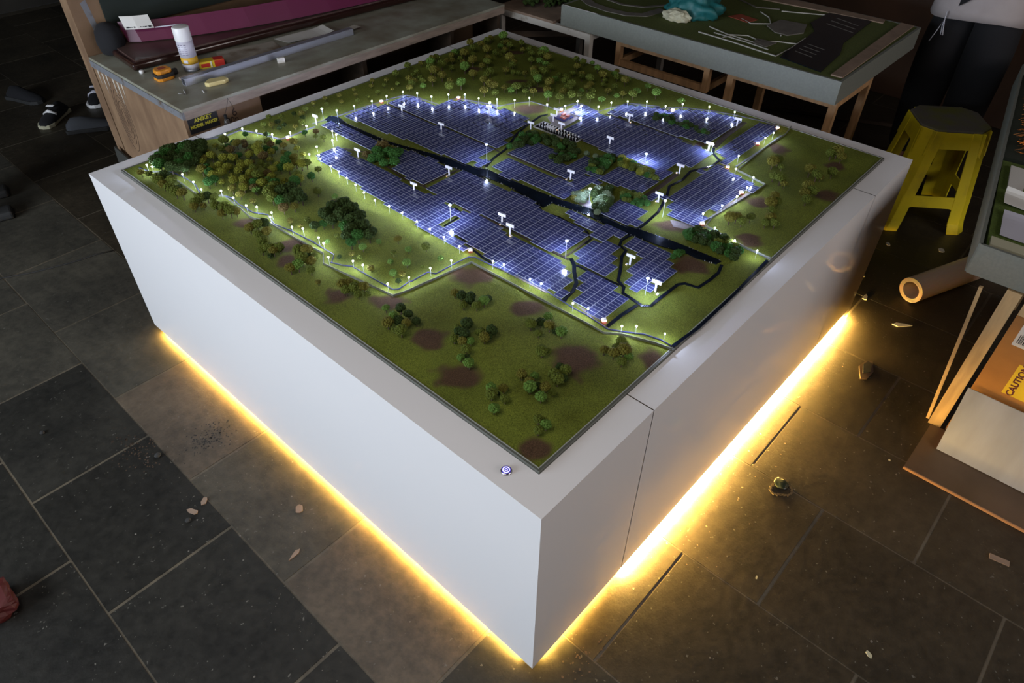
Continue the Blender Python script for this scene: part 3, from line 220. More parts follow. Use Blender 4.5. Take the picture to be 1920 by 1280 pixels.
SHRUBS = {"bush_left":[[0.6975,1.3938,0.0156,5],[0.6924,1.3512,0.0202,4],[0.7347,1.3786,0.0226,4],[0.7698,1.3906,0.0249,5],[0.7559,1.3438,0.0225,4],[0.7583,1.3169,0.0244,4],[0.7852,1.3247,0.0184,4],[0.6978,1.2984,0.0179,4],[0.7264,1.2796,0.0199,4],[0.7134,1.3408,0.0202,4],[0.7942,1.3771,0.0108,2]],"hedge_central":[[1.1529,1.0432,0.0132,0],[1.1129,0.8782,0.0168,0],[1.23,0.9382,0.0166,0],[1.1987,0.9334,0.014,4],[1.1245,1.0711,0.018,4],[1.2093,0.9674,0.0172,0],[1.2247,0.9841,0.0178,0],[1.2174,1.0275,0.0174,0],[1.0842,1.0763,0.0131,4],[1.1945,0.8793,0.0154,0],[1.2122,0.8946,0.0136,0],[1.2083,1.0965,0.0128,0],[1.1488,0.875,0.0175,0],[1.1532,0.8958,0.015,4],[1.1704,1.0381,0.0175,4],[1.1665,0.8755,0.0159,4],[1.1717,1.0946,0.0172,4],[1.2137,1.0709,0.0175,0],[1.2198,0.8798,0.0132,0],[1.1956,1.0796,0.0137,4],[1.2222,0.909,0.0145,0],[1.1732,0.9064,0.013,0],[1.2096,0.9486,0.0141,4],[1.2032,1.0109,0.0125,0],[1.1231,0.9142,0.0142,0],[1.2362,1.0039,0.0161,0],[1.1962,0.9938,0.0156,0],[1.1407,1.0679,0.0176,0],[1.1748,1.0719,0.0127,4],[1.1879,1.0359,0.0138,4],[1.1702,0.9306,0.0121,0],[1.2422,0.95,0.0167,0],[1.1151,1.0522,0.0173,0],[1.1963,0.8983,0.0127,0],[1.2125,0.9945,0.0126,0],[1.2004,1.0543,0.0141,4],[1.2384,0.9182,0.0166,0],[1.1799,0.8657,0.0124,4],[1.1327,0.8884,0.0146,0],[1.0983,1.0615,0.017,0],[1.15,1.0857,0.0144,0],[1.1594,1.0663,0.0167,0]],"hedge_olive":[[1.1659,0.735,0.0146,0],[1.2494,0.7524,0.0133,4],[1.1996,0.7622,0.0121,4],[1.1606,0.7705,0.0151,1],[1.1479,0.7482,0.0147,4],[1.1771,0.7467,0.0124,4],[1.1825,0.7736,0.0155,0],[1.2298,0.749,0.0126,1],[1.2487,0.772,0.017,4],[1.2061,0.7865,0.0132,4],[1.1915,0.7393,0.0142,4],[1.1875,0.7898,0.0151,0],[1.1434,0.7703,0.0123,4],[1.2332,0.7838,0.0125,0],[1.2166,0.7684,0.0165,4],[1.2718,0.7679,0.0129,0],[1.2103,0.7463,0.0167,4],[1.149,0.7316,0.0149,1]],"hedge_bright":[[1.2404,0.6014,0.014,4],[1.2554,0.6371,0.0126,6],[1.245,0.5878,0.0128,1],[1.2628,0.6689,0.0148,1],[1.2673,0.6052,0.0152,1],[1.2431,0.7088,0.0154,1],[1.2768,0.6818,0.0143,4],[1.2419,0.6641,0.0136,1],[1.2656,0.7266,0.0141,4],[1.2633,0.649,0.0132,1],[1.2593,0.6837,0.0131,1],[1.273,0.7115,0.0143,6],[1.2748,0.6286,0.0127,6],[1.2815,0.7332,0.015,6],[1.2553,0.6998,0.0136,6],[1.2425,0.6904,0.0125,6],[1.255,0.6228,0.0144,6],[1.2429,0.5708,0.0128,1],[1.2374,0.6283,0.0158,6],[1.2821,0.6953,0.0128,6]],"copse_pale":[[0.9921,0.6963,0.0125,8],[0.9846,0.6687,0.0114,8],[1.0092,0.6901,0.0119,2],[0.9929,0.6814,0.0137,8],[0.9611,0.6732,0.0132,8],[0.9776,0.6928,0.0112,8],[0.9685,0.6584,0.0133,8],[0.9838,0.7071,0.0106,8],[0.9988,0.6696,0.0106,8],[1.0245,0.685,0.0122,2],[0.9619,0.6881,0.0121,2],[1.0131,0.6771,0.0138,8]],"copse_dark":[[0.9439,0.5834,0.0123,8],[1.0727,0.6524,0.0113,0],[0.9728,0.5874,0.0146,0],[0.9962,0.6054,0.013,8],[1.0674,0.6299,0.0124,0],[1.0225,0.6129,0.0134,0],[1.0062,0.5871,0.0146,0],[1.0288,0.6295,0.0114,8],[1.0201,0.6534,0.0153,0],[1.0009,0.6359,0.0112,0],[0.9661,0.6083,0.0136,0],[1.0223,0.5951,0.0154,0],[1.0397,0.6051,0.0131,8],[1.0479,0.626,0.0155,8],[1.035,0.6631,0.0146,0],[1.0488,0.6457,0.0139,0],[0.9678,0.5725,0.014,0],[0.9911,0.6203,0.014,8],[1.0141,0.6255,0.0142,8],[0.9873,0.5824,0.013,0],[1.0874,0.6437,0.0152,0],[1.0549,0.6634,0.016,8]],"hedge_south":[[1.1026,0.5158,0.0123,0],[1.0948,0.5424,0.0118,1],[1.0992,0.5712,0.0134,1],[1.0715,0.5795,0.0111,4],[1.08,0.53,0.0135,4],[1.0908,0.5909,0.0122,1],[1.0713,0.5535,0.011,1],[1.1146,0.5699,0.0123,0],[1.1092,0.5843,0.0113,1],[1.0929,0.5013,0.0132,4],[1.1127,0.5434,0.0137,1],[1.0692,0.5144,0.0106,4],[1.0651,0.5344,0.0107,4],[1.1128,0.527,0.0114,4],[1.0832,0.5696,0.0145,4],[1.0624,0.5661,0.0108,1],[1.086,0.5152,0.0117,4],[1.1063,0.557,0.0126,1]],"hedge_north":[[1.6394,0.7652,0.012,4],[1.6738,0.7796,0.0116,0],[1.6557,0.6652,0.0109,0],[1.6514,0.71,0.0119,4],[1.659,0.623,0.012,0],[1.6823,0.7272,0.0121,4],[1.6665,0.7126,0.0128,0],[1.6615,0.7998,0.0125,0],[1.6449,0.8208,0.0108,0],[1.6505,0.7444,0.0102,0],[1.6461,0.6484,0.0106,0],[1.6731,0.808,0.0137,4],[1.678,0.7057,0.0112,0],[1.6603,0.8292,0.0114,4],[1.6519,0.7262,0.0123,0],[1.6536,0.6355,0.0129,4],[1.682,0.7939,0.0127,0],[1.6285,0.8269,0.0139,0],[1.6529,0.7627,0.0102,4],[1.6495,0.7872,0.0134,0],[1.6719,0.6777,0.0108,0],[1.6596,0.8448,0.013,0],[1.6681,0.6961,0.0126,0],[1.6757,0.8223,0.0114,4],[1.6441,0.6975,0.01,4],[1.6657,0.6413,0.0113,4]],"hedge_corner":[[1.0518,0.1615,0.016,4],[1.0521,0.2587,0.0144,4],[1.0437,0.1861,0.0165,4],[1.045,0.2228,0.0179,1],[1.0719,0.2212,0.0184,0],[1.0212,0.1777,0.0136,4],[1.0179,0.2832,0.0138,0],[1.0738,0.2528,0.0177,0],[1.0236,0.2595,0.0162,0],[1.0607,0.3002,0.0182,0],[1.0423,0.2941,0.013,4],[1.0531,0.2774,0.0132,4],[1.0286,0.3169,0.0156,4],[1.0303,0.2366,0.0134,0],[1.017,0.2013,0.0145,0],[1.0484,0.3146,0.0136,4],[1.013,0.1556,0.015,0],[1.0627,0.2008,0.018,1],[1.033,0.1621,0.0184,0],[1.0736,0.2779,0.0133,0],[1.0566,0.2394,0.0153,0],[1.0409,0.2045,0.014,4],[1.0161,0.3014,0.0164,4],[1.0234,0.2184,0.0182,4],[1.0351,0.2776,0.0162,0],[1.0613,0.1804,0.0168,1]],"bank_bush":[[0.9213,0.2813,0.0149,4],[0.9031,0.2846,0.0098,4],[0.9396,0.278,0.01,4]],"strays":[[1.229,0.8455,0.0114,8],[1.2337,0.8099,0.0122,8]]}
# ------------------------------------------------------------------ materials
M = {}
M['laminate'] = mat('white_gloss_laminate', (0.80, 0.79, 0.80), rough=0.07, spec=0.55, coat=0.0)
M['laminate_edge'] = mat('laminate_core', (0.10, 0.075, 0.04), rough=0.7)
M['edging'] = mat('grey_edging', (0.10, 0.105, 0.09), rough=0.45)
M['edging_light'] = mat('pale_edge_line', (0.32, 0.33, 0.29), rough=0.5)
M['led'] = mat('warm_led_tape', (1, .8, .4), emit=(1.0, 0.56, 0.10), strength=330)
M['led_hot'] = mat('bright_warm_led_tape', (1, .8, .4), emit=(1.0, 0.60, 0.14), strength=4600)
M['ply_dark'] = mat('dark_ply', (0.06, 0.035, 0.018), rough=0.7, noise_scale=6, noise_amt=0.5, stretch=(1, 1, 6))
M['plywood'] = mat('old_plywood', (0.25, 0.155, 0.085), rough=0.7, noise_scale=5, col2=(0.15, 0.085, 0.045), stretch=(1, 2.5, 1), bump=0.2)
M['ply_inner'] = mat('brown_inner_panel', (0.085, 0.045, 0.018), rough=0.7, noise_scale=3, noise_amt=0.4)
M['bench_top'] = mat('worn_bench_laminate', (0.32, 0.33, 0.27), rough=0.32, noise_scale=9, col2=(0.20, 0.18, 0.13), rough2=0.55)
M['grey_lip'] = mat('scuffed_grey_lipping', (0.17, 0.175, 0.19), rough=0.5, noise_scale=25, col2=(0.10, 0.07, 0.05), thresh=(0.3, 0.45))
M['pale_wood'] = mat('pale_lipping', (0.33, 0.26, 0.21), rough=0.6, noise_scale=12, noise_amt=0.35, stretch=(1, 6, 6))
M['pine'] = mat('pine_batten', (0.46, 0.26, 0.12), rough=0.6, noise_scale=10, noise_amt=0.35, stretch=(5, 5, 1))
M['pine_pale'] = mat('pale_pine', (0.58, 0.40, 0.20), rough=0.55, noise_scale=8, noise_amt=0.3, stretch=(6, 6, 1))  # paler pine of the crate posts and the stick
M['white_paint'] = mat('chipped_white_paint', (0.48, 0.45, 0.40), rough=0.6, noise_scale=18, col2=(0.25, 0.2, 0.15), thresh=(0.25, 0.4))
M['mahogany'] = mat('dark_mahogany', (0.035, 0.012, 0.009), rough=0.18, noise_scale=5, noise_amt=0.5, stretch=(1, 5, 5), coat=0.3)
M['mahogany_dusty'] = mat('dusty_mahogany_top', (0.12, 0.075, 0.065), rough=0.4, noise_scale=5, col2=(0.04, 0.016, 0.012), coat=0.2)
M['magenta'] = mat('magenta_sheet', (0.105, 0.006, 0.040), rough=0.4)
M['paper'] = mat('paper', (0.62, 0.60, 0.56), rough=0.85)
M['paper_tan'] = mat('stained_paper', (0.36, 0.32, 0.27), rough=0.85, noise_scale=7, col2=(0.16, 0.11, 0.07), thresh=(0.38, 0.5))
M['white'] = mat('white_plastic', (0.75, 0.74, 0.74), rough=0.4)
M['whitish'] = mat('label_lilac_white', (0.55, 0.54, 0.62), rough=0.4)
M['orange'] = mat('orange_plastic', (0.65, 0.25, 0.02), rough=0.4)
M['amber'] = mat('amber_band', (0.62, 0.36, 0.03), rough=0.4)
M['black'] = mat('black_plastic', (0.012, 0.012, 0.014), rough=0.45)
M['rubber'] = mat('black_rubber', (0.02, 0.02, 0.02), rough=0.8)
M['yellow'] = mat('yellow_card', (0.70, 0.50, 0.03), rough=0.5)
M['red'] = mat('red_print', (0.50, 0.03, 0.02), rough=0.5)
M['alu'] = mat('grey_aluminium', (0.42, 0.44, 0.50), rough=0.35, metal=0.7)
M['foam_yellow'] = mat('pale_yellow_foam', (0.62, 0.52, 0.24), rough=0.9)
M['brass'] = mat('brass', (0.6, 0.5, 0.3), rough=0.3, metal=1)
M['glass'] = mat('clear_glass', (0.9, 0.9, 0.9), rough=0.03, trans=0.95)
M['tray'] = mat('grey_green_tray', (0.165, 0.175, 0.15), rough=0.6, noise_scale=120, noise_amt=0.15)
M['turf'] = mat('dark_model_turf', (0.085, 0.11, 0.012), rough=0.95, noise_scale=180, noise_amt=0.4)
M['turf_dark'] = mat('dark_green_mat', (0.02, 0.03, 0.02), rough=0.9)
M['turf_bright'] = mat('bright_model_turf', (0.10, 0.16, 0.02), rough=0.95, noise_scale=150, noise_amt=0.4)
M['mapgrey'] = mat('grey_path_card', (0.17, 0.155, 0.135), rough=0.8, noise_scale=20, noise_amt=0.3)
M['mapline'] = mat('pale_kerb_line', (0.38, 0.37, 0.34), rough=0.7)
M['kraft'] = mat('brown_card', (0.30, 0.21, 0.15), rough=0.8, noise_scale=14, noise_amt=0.3)
M['teal'] = mat('teal_polythene', (0.01, 0.11, 0.11), rough=0.55)
M['cream'] = mat('cream_cloth', (0.42, 0.40, 0.28), rough=0.9)
M['cardboard'] = mat('brown_crate_board', (0.42, 0.19, 0.045), rough=0.65, noise_scale=4, col2=(0.27, 0.115, 0.03), stretch=(1, 1, 2))
M['stool'] = mat('yellow_stool_plastic', (0.80, 0.66, 0.02), rough=0.42, noise_scale=9, col2=(0.50, 0.38, 0.03), thresh=(0.2, 0.5))
M['stool_top'] = mat('grimy_stool_top', (0.14, 0.125, 0.10), rough=0.6, noise_scale=9, col2=(0.15, 0.15, 0.03), thresh=(0.35, 0.55))
M['tube_plastic'] = mat('translucent_tube', (0.62, 0.47, 0.36), rough=0.4, spec=0.5)
M['marble'] = mat('white_sheet_streaked', (0.34, 0.36, 0.42), rough=0.45, noise_scale=3.5, col2=(0.27, 0.28, 0.31), stretch=(1, 4, 1))
M['board_brown'] = mat('brown_hardboard', (0.13, 0.085, 0.055), rough=0.35, noise_scale=5, noise_amt=0.45)
M['ply_edge'] = mat('ply_edge', (0.42, 0.22, 0.10), rough=0.6)
M['trouser'] = mat('black_trousers', (0.006, 0.006, 0.008), rough=0.95)
M['shirt'] = mat('white_shirt', (0.40, 0.35, 0.34), rough=0.9, noise_scale=8, noise_amt=0.15)
M['skin'] = mat('skin', (0.22, 0.10, 0.06), rough=0.55)
M['hair'] = mat('black_hair', (0.01, 0.008, 0.007), rough=0.6)
M['string'] = mat('grey_string', (0.45, 0.45, 0.5), rough=0.8)
M['denim'] = mat('grey_trousers', (0.06, 0.065, 0.075), rough=0.9)
M['gold'] = mat('gold_tinsel', (0.85, 0.42, 0.12), rough=0.22, metal=1)
M['wall'] = mat('dark_plaster', (0.045, 0.038, 0.03), rough=0.9, noise_scale=2.2, noise_amt=0.5)
M['wall_brown'] = mat('brown_ply_wall', (0.075, 0.036, 0.018), rough=0.6, noise_scale=2.5, noise_amt=0.5)
M['ceiling'] = mat('dark_ceiling', (0.05, 0.05, 0.05), rough=0.9)
M['wood_frame'] = mat('window_frame_wood', (0.08, 0.06, 0.04), rough=0.6)

def floor_material():
    m = bpy.data.materials.new('kota_stone'); m.use_nodes = True; N, L = link_nodes(m); b = N['Principled BSDF']
    tc = N.new('ShaderNodeTexCoord'); at = N.new('ShaderNodeAttribute'); at.attribute_name = 'tone'
    n1 = N.new('ShaderNodeTexNoise'); n1.inputs['Scale'].default_value = 2.4; n1.inputs['Detail'].default_value = 9; n1.inputs['Roughness'].default_value = 0.65
    n2 = N.new('ShaderNodeTexNoise'); n2.inputs['Scale'].default_value = 38; n2.inputs['Detail'].default_value = 8; n2.inputs['Roughness'].default_value = 0.7
    v = N.new('ShaderNodeTexNoise'); v.inputs['Scale'].default_value = 90; v.inputs['Detail'].default_value = 3
    for n in (n1, n2, v): L.new(tc.outputs['Object'], n.inputs['Vector'])
    r1 = N.new('ShaderNodeValToRGB'); r1.color_ramp.elements[0].position = 0.32; r1.color_ramp.elements[1].position = 0.7
    r1.color_ramp.elements[0].color = (0.55, 0.55, 0.55, 1); r1.color_ramp.elements[1].color = (1.35, 1.3, 1.2, 1)
    L.new(n1.outputs['Fac'], r1.inputs[0])
    r2 = N.new('ShaderNodeValToRGB'); r2.color_ramp.elements[0].position = 0.35; r2.color_ramp.elements[1].position = 0.72
    r2.color_ramp.elements[0].color = (0.78, 0.78, 0.78, 1); r2.color_ramp.elements[1].color = (1.3, 1.26, 1.2, 1)
    L.new(n2.outputs['Fac'], r2.inputs[0])
    mx = N.new('ShaderNodeMix'); mx.data_type = 'RGBA'; mx.blend_type = 'MULTIPLY'; mx.inputs[0].default_value = 1
    L.new(at.outputs['Color'], mx.inputs[6]); L.new(r1.outputs[0], mx.inputs[7])
    mx2 = N.new('ShaderNodeMix'); mx2.data_type = 'RGBA'; mx2.blend_type = 'MULTIPLY'; mx2.inputs[0].default_value = 1
    L.new(mx.outputs[2], mx2.inputs[6]); L.new(r2.outputs[0], mx2.inputs[7])
    # sparse pale specks of plaster and paint
    sp = N.new('ShaderNodeValToRGB'); sp.color_ramp.elements[0].position = 0.70; sp.color_ramp.elements[1].position = 0.73
    sp.color_ramp.elements[0].color = (0, 0, 0, 1); sp.color_ramp.elements[1].color = (1, 1, 1, 1); L.new(v.outputs['Fac'], sp.inputs[0])
    mx3 = N.new('ShaderNodeMix'); mx3.data_type = 'RGBA'; L.new(sp.outputs[0], mx3.inputs[0]); L.new(mx2.outputs[2], mx3.inputs[6])
    mx3.inputs[7].default_value = (0.11, 0.105, 0.09, 1)
    L.new(mx3.outputs[2], b.inputs['Base Color'])
    mr = N.new('ShaderNodeMapRange'); mr.inputs['To Min'].default_value = 0.30; mr.inputs['To Max'].default_value = 0.62
    L.new(n2.outputs['Fac'], mr.inputs[0]); L.new(mr.outputs[0], b.inputs['Roughness'])
    bp = N.new('ShaderNodeBump'); bp.inputs['Strength'].default_value = 0.35; bp.inputs['Distance'].default_value = 0.004
    L.new(n2.outputs['Fac'], bp.inputs['Height']); L.new(bp.outputs[0], b.inputs['Normal'])
    b.inputs['Specular IOR Level'].default_value = 0.35
    return m
def turf_material():
    m = bpy.data.materials.new('model_landscape'); m.use_nodes = True; N, L = link_nodes(m); b = N['Principled BSDF']
    tc = N.new('ShaderNodeTexCoord'); at = N.new('ShaderNodeAttribute'); at.attribute_name = 'soil'
    g = N.new('ShaderNodeTexNoise'); g.inputs['Scale'].default_value = 420; g.inputs['Detail'].default_value = 3; g.inputs['Roughness'].default_value = 0.7
    w = N.new('ShaderNodeTexNoise'); w.inputs['Scale'].default_value = 7; w.inputs['Detail'].default_value = 5
    for n in (g, w): L.new(tc.outputs['Object'], n.inputs['Vector'])
    rg = N.new('ShaderNodeValToRGB'); rg.color_ramp.elements[0].position = 0.3; rg.color_ramp.elements[1].position = 0.7
    rg.color_ramp.elements[0].color = (0.040, 0.052, 0.004, 1); rg.color_ramp.elements[1].color = (0.180, 0.210, 0.026, 1)
    rs = N.new('ShaderNodeValToRGB'); rs.color_ramp.elements[0].position = 0.3; rs.color_ramp.elements[1].position = 0.7
    rs.color_ramp.elements[0].color = (0.032, 0.017, 0.009, 1); rs.color_ramp.elements[1].color = (0.115, 0.066, 0.034, 1)
    L.new(g.outputs['Fac'], rg.inputs[0]); L.new(g.outputs['Fac'], rs.inputs[0])
    wv = N.new('ShaderNodeMapRange'); wv.inputs['From Min'].default_value = 0.3; wv.inputs['From Max'].default_value = 0.7
    wv.inputs['To Min'].default_value = 0.8; wv.inputs['To Max'].default_value = 1.25; L.new(w.outputs['Fac'], wv.inputs[0])
    ml = N.new('ShaderNodeMix'); ml.data_type = 'RGBA'; ml.blend_type = 'MULTIPLY'; ml.inputs[0].default_value = 1
    L.new(rg.outputs[0], ml.inputs[6]); L.new(wv.outputs[0], ml.inputs[7])
    # soil edge broken up by the grain
    ad = N.new('ShaderNodeMath'); ad.operation = 'MULTIPLY_ADD'; ad.inputs[1].default_value = 0.9; L.new(g.outputs['Fac'], ad.inputs[0])
    L.new(at.outputs['Fac'], ad.inputs[2])
    st = N.new('ShaderNodeMapRange'); st.inputs['From Min'].default_value = 0.75; st.inputs['From Max'].default_value = 1.15; L.new(ad.outputs[0], st.inputs[0])
    mx = N.new('ShaderNodeMix'); mx.data_type = 'RGBA'; L.new(st.outputs[0], mx.inputs[0]); L.new(ml.outputs[2], mx.inputs[6]); L.new(rs.outputs[0], mx.inputs[7])
    L.new(mx.outputs[2], b.inputs['Base Color']); b.inputs['Roughness'].default_value = 0.95; b.inputs['Specular IOR Level'].default_value = 0.2
    bp = N.new('ShaderNodeBump'); bp.inputs['Strength'].default_value = 0.6; bp.inputs['Distance'].default_value = 0.0015
    L.new(g.outputs['Fac'], bp.inputs['Height']); L.new(bp.outputs[0], b.inputs['Normal'])
    return m
def panel_material():
    m = bpy.data.materials.new('solar_cells'); m.use_nodes = True; N, L = link_nodes(m); b = N['Principled BSDF']
    uv = N.new('ShaderNodeUVMap'); sx = N.new('ShaderNodeSeparateXYZ'); L.new(uv.outputs[0], sx.inputs[0])
    def line(out, w):
        fr = N.new('ShaderNodeMath'); fr.operation = 'FRACT'; L.new(out, fr.inputs[0])
        pp = N.new('ShaderNodeMath'); pp.operation = 'PINGPONG'; pp.inputs[1].default_value = 0.5; L.new(fr.outputs[0], pp.inputs[0])
        lt = N.new('ShaderNodeMath'); lt.operation = 'LESS_THAN'; lt.inputs[1].default_value = w; L.new(pp.outputs[0], lt.inputs[0]); return lt.outputs[0]
    a = line(sx.outputs[0], 0.055); c = line(sx.outputs[1], 0.036)
    mxm = N.new('ShaderNodeMath'); mxm.operation = 'MAXIMUM'; L.new(a, mxm.inputs[0]); L.new(c, mxm.inputs[1])
    fu = N.new('ShaderNodeVectorMath'); fu.operation = 'FLOOR'; L.new(uv.outputs[0], fu.inputs[0])
    wn = N.new('ShaderNodeTexWhiteNoise'); wn.noise_dimensions = '2D'; L.new(fu.outputs[0], wn.inputs['Vector'])
    cr = N.new('ShaderNodeValToRGB'); cr.color_ramp.elements[0].color = (0.027, 0.032, 0.088, 1); cr.color_ramp.elements[1].color = (0.044, 0.050, 0.128, 1)
    L.new(wn.outputs['Value'], cr.inputs[0])
    mx = N.new('ShaderNodeMix'); mx.data_type = 'RGBA'; L.new(mxm.outputs[0], mx.inputs[0]); L.new(cr.outputs[0], mx.inputs[6]); mx.inputs[7].default_value = (0.34, 0.36, 0.42, 1)
    L.new(mx.outputs[2], b.inputs['Base Color']); b.inputs['Roughness'].default_value = 0.13; b.inputs['Specular IOR Level'].default_value = 0.6
    return m
M['floor'] = floor_material(); M['landscape'] = turf_material(); M['cells'] = panel_material()
M['panel_side'] = mat('panel_frame', (0.28, 0.28, 0.32), rough=0.4)
M['water'] = mat('dark_canal_film', (0.006, 0.010, 0.016), rough=0.12, spec=0.5, noise_scale=30, noise_amt=0.5)
M['stream'] = mat('stream_film', (0.008, 0.012, 0.022), rough=0.2, noise_scale=60, noise_amt=0.5)
M['track'] = mat('brown_track', (0.050, 0.032, 0.018), rough=0.9, noise_scale=150, noise_amt=0.4)
M['path'] = mat('grey_perimeter_path', (0.12, 0.12, 0.145), rough=0.7, noise_scale=120, noise_amt=0.2)
M['concrete'] = mat('model_concrete', (0.20, 0.17, 0.15), rough=0.9, noise_scale=160, noise_amt=0.25)
M['cable'] = mat('blue_wire', (0.022, 0.022, 0.11), rough=0.35)
M['wallm'] = mat('model_wall', (0.15, 0.16, 0.12), rough=0.8, noise_scale=90, noise_amt=0.3)
M['lamp_white'] = mat('lamp_post_white', (0.55, 0.56, 0.62), rough=0.4)
M['lamp_glow'] = mat('cool_white_led', (1, 1, 1), emit=(0.62, 0.72, 1.0), strength=800)
M['flood_glow'] = mat('flood_led', (1, 1, 1), emit=(0.50, 0.60, 1.0), strength=2400)
M['sign_white'] = mat('sign_white', (0.72, 0.72, 0.78), rough=0.5)
M['warm_glow'] = mat('warm_led', (1, .9, .7), emit=(1.0, 0.62, 0.38), strength=22)
M['warm_soft'] = mat('small_warm_led', (1, .9, .7), emit=(1.0, 0.55, 0.24), strength=6)
M['brick'] = mat('red_hut', (0.30, 0.06, 0.03), rough=0.7)
M['trunk'] = mat('model_trunk', (0.06, 0.035, 0.02), rough=0.9)
TONES = {0: ((0.038, 0.064, 0.010), (0.010, 0.020, 0.004)), 1: ((0.115, 0.140, 0.018), (0.040, 0.055, 0.006)), 2: ((0.150, 0.145, 0.018), (0.060, 0.052, 0.008)),
         3: ((0.120, 0.210, 0.035), (0.050, 0.100, 0.015)), 4: ((0.040, 0.120, 0.018), (0.012, 0.048, 0.008)), 5: ((0.115, 0.085, 0.02), (0.045, 0.030, 0.01)),
         6: ((0.200, 0.210, 0.020), (0.085, 0.095, 0.012)), 8: ((0.150, 0.190, 0.110), (0.060, 0.085, 0.040))}
for k, (a, b_) in TONES.items():
    M['leaf%d' % k] = mat('foliage_foam', a, rough=0.9, spec=0.2, noise_scale=160, col2=b_)

# ------------------------------------------------------------------ room shell
def build_floor():
    mb = MB(); tones = []
    mb.box(-3.4, -3.4, FZ - 0.05, 5.2, 6.6, FZ - 0.0012); tones += [(0.105, 0.092, 0.072)] * 6
    bounds = [-3.4, -3.02, -2.62, -2.22, -1.8, -1.42, -1.03, -0.665, -0.288, 0.13, 0.56, 0.985, 1.35, 1.74, 2.13, 2.53, 2.95, 3.35, 3.75, 4.15, 4.6, 5.0]
    offs = {-0.665: 0.43, -0.288: 0.185, -1.03: 0.15, 0.56: -0.32, 0.985: -0.06, 1.35: -0.30, 1.74: 0.0, 0.13: 0.44}
    rnd = random.Random(3)
    for i in range(len(bounds) - 1):
        x0, x1 = bounds[i], bounds[i+1]; off = offs.get(x0, rnd.uniform(0, 0.5)); y = off - 0.525 * 8
        while y < 6.5:
            y1 = y + 0.52 + rnd.uniform(-0.006, 0.006)
            ya, yb = max(y, -3.4), min(y1, 6.5)
            if yb - ya > 0.02:
                t = rnd.uniform(0.8, 1.2); c = [0.020 * t, 0.020 * t, 0.018 * t]
                cx, cy = (x0 + x1) / 2, (ya + yb) / 2
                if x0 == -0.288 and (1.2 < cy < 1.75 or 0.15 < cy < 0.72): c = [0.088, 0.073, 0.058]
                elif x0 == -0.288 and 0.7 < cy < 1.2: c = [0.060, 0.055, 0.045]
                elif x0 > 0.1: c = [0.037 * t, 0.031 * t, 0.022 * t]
                elif cy > 1.9 and x0 > -0.7: c = [0.055 * t, 0.053 * t, 0.045 * t]  # lit far-left floor against the shaded near floor, put into tile tone
                g = rnd.uniform(.0008, .0018)
                j = [rnd.uniform(-0.0015, 0.0015) for _ in range(4)]
                X0, X1, Y0, Y1 = x0 + g + j[0], x1 - g + j[1], ya + g, yb - g
                e = 0.0015; zt = FZ
                mb.add([(X0, Y0, zt-.006), (X1, Y0, zt-.006), (X1, Y1, zt-.006), (X0, Y1, zt-.006), (X0+e, Y0+e, zt), (X1-e, Y0+e, zt), (X1-e, Y1-e, zt), (X0+e, Y1-e, zt)],
                       [(4,5,6,7), (0,1,5,4), (1,2,6,5), (2,3,7,6), (3,0,4,7)])
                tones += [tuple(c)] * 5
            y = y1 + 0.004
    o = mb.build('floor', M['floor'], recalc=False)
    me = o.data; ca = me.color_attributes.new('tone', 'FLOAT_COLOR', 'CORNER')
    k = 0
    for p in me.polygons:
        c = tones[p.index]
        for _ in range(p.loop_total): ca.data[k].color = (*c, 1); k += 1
    tag(o, kind='structure'); return o
build_floor()
ZC = 3.2
def wall(name, x0, y0, x1, y1, z0=FZ, z1=ZC, m='wall'): return tag(MB().box(x0, y0, z0, x1, y1, z1).build(name, M[m]), kind='structure')
wl = MB(); wl.box(-3.4, -3.4, FZ, -3.3, 6.6, 0.6); wl.box(-3.4, -3.4, 2.1, -3.3, 6.6, ZC); wl.box(-3.4, -3.4, 0.6, -3.3, 0.6, 2.1); wl.box(-3.4, 3.4, 0.6, -3.3, 6.6, 2.1)
tag(wl.build('wall_left', M['wall']), kind='structure')
wl = MB(); wl.box(-3.4, -3.5, FZ, 5.2, -3.4, .9); wl.box(-3.4, -3.5, 2.3, 5.2, -3.4, ZC); wl.box(-3.4, -3.5, .9, -.2, -3.4, 2.3); wl.box(2.8, -3.5, .9, 5.2, -3.4, 2.3)
tag(wl.build('wall_front', M['wall']), kind='structure')
wf = MB()
for x in (-.2, 1.28, 2.76): wf.box(x, -3.48, .9, x + .04, -3.43, 2.3)
for z in (.9, 2.26): wf.box(-.16, -3.48, z, 2.76, -3.43, z + .04)
tag(wf.build('added_wall_window', M['wood_frame']), kind='structure')  # frame of the added front window
wall('wall_back', -3.4, 6.6, 5.2, 6.7); wall('wall_right', 5.1, -3.4, 5.2, 6.6, m='wall_brown')
ce = MB(); ce.box(-3.4, -3.4, ZC, -2.0, 6.6, ZC + .1); ce.box(-0.6, -3.4, ZC, 5.2, 6.6, ZC + .1); ce.box(-2.0, -3.4, ZC, -0.6, -0.5, ZC + .1); ce.box(-2.0, 0.9, ZC, -0.6, 6.6, ZC + .1)
tag(ce.build('ceiling', M['ceiling']), kind='structure')
wf = MB()
for y in (0.6, 1.98, 3.36): wf.box(-3.39, y, 0.6, -3.34, y + .04, 2.1)
for z in (0.6, 2.06): wf.box(-3.39, 0.64, z, -3.34, 3.36, z + .04)
tag(wf.build('window_1', M['wood_frame']), kind='structure')
wf = MB(); wf.box(-2.0, -0.5, ZC+.02, -1.97, 0.9, ZC+.06); wf.box(-0.63, -0.5, ZC+.02, -0.6, 0.9, ZC+.06); wf.box(-1.97, -0.5, ZC+.02, -0.63, -0.47, ZC+.06); wf.box(-1.97, 0.87, ZC+.02, -0.63, 0.9, ZC+.06)
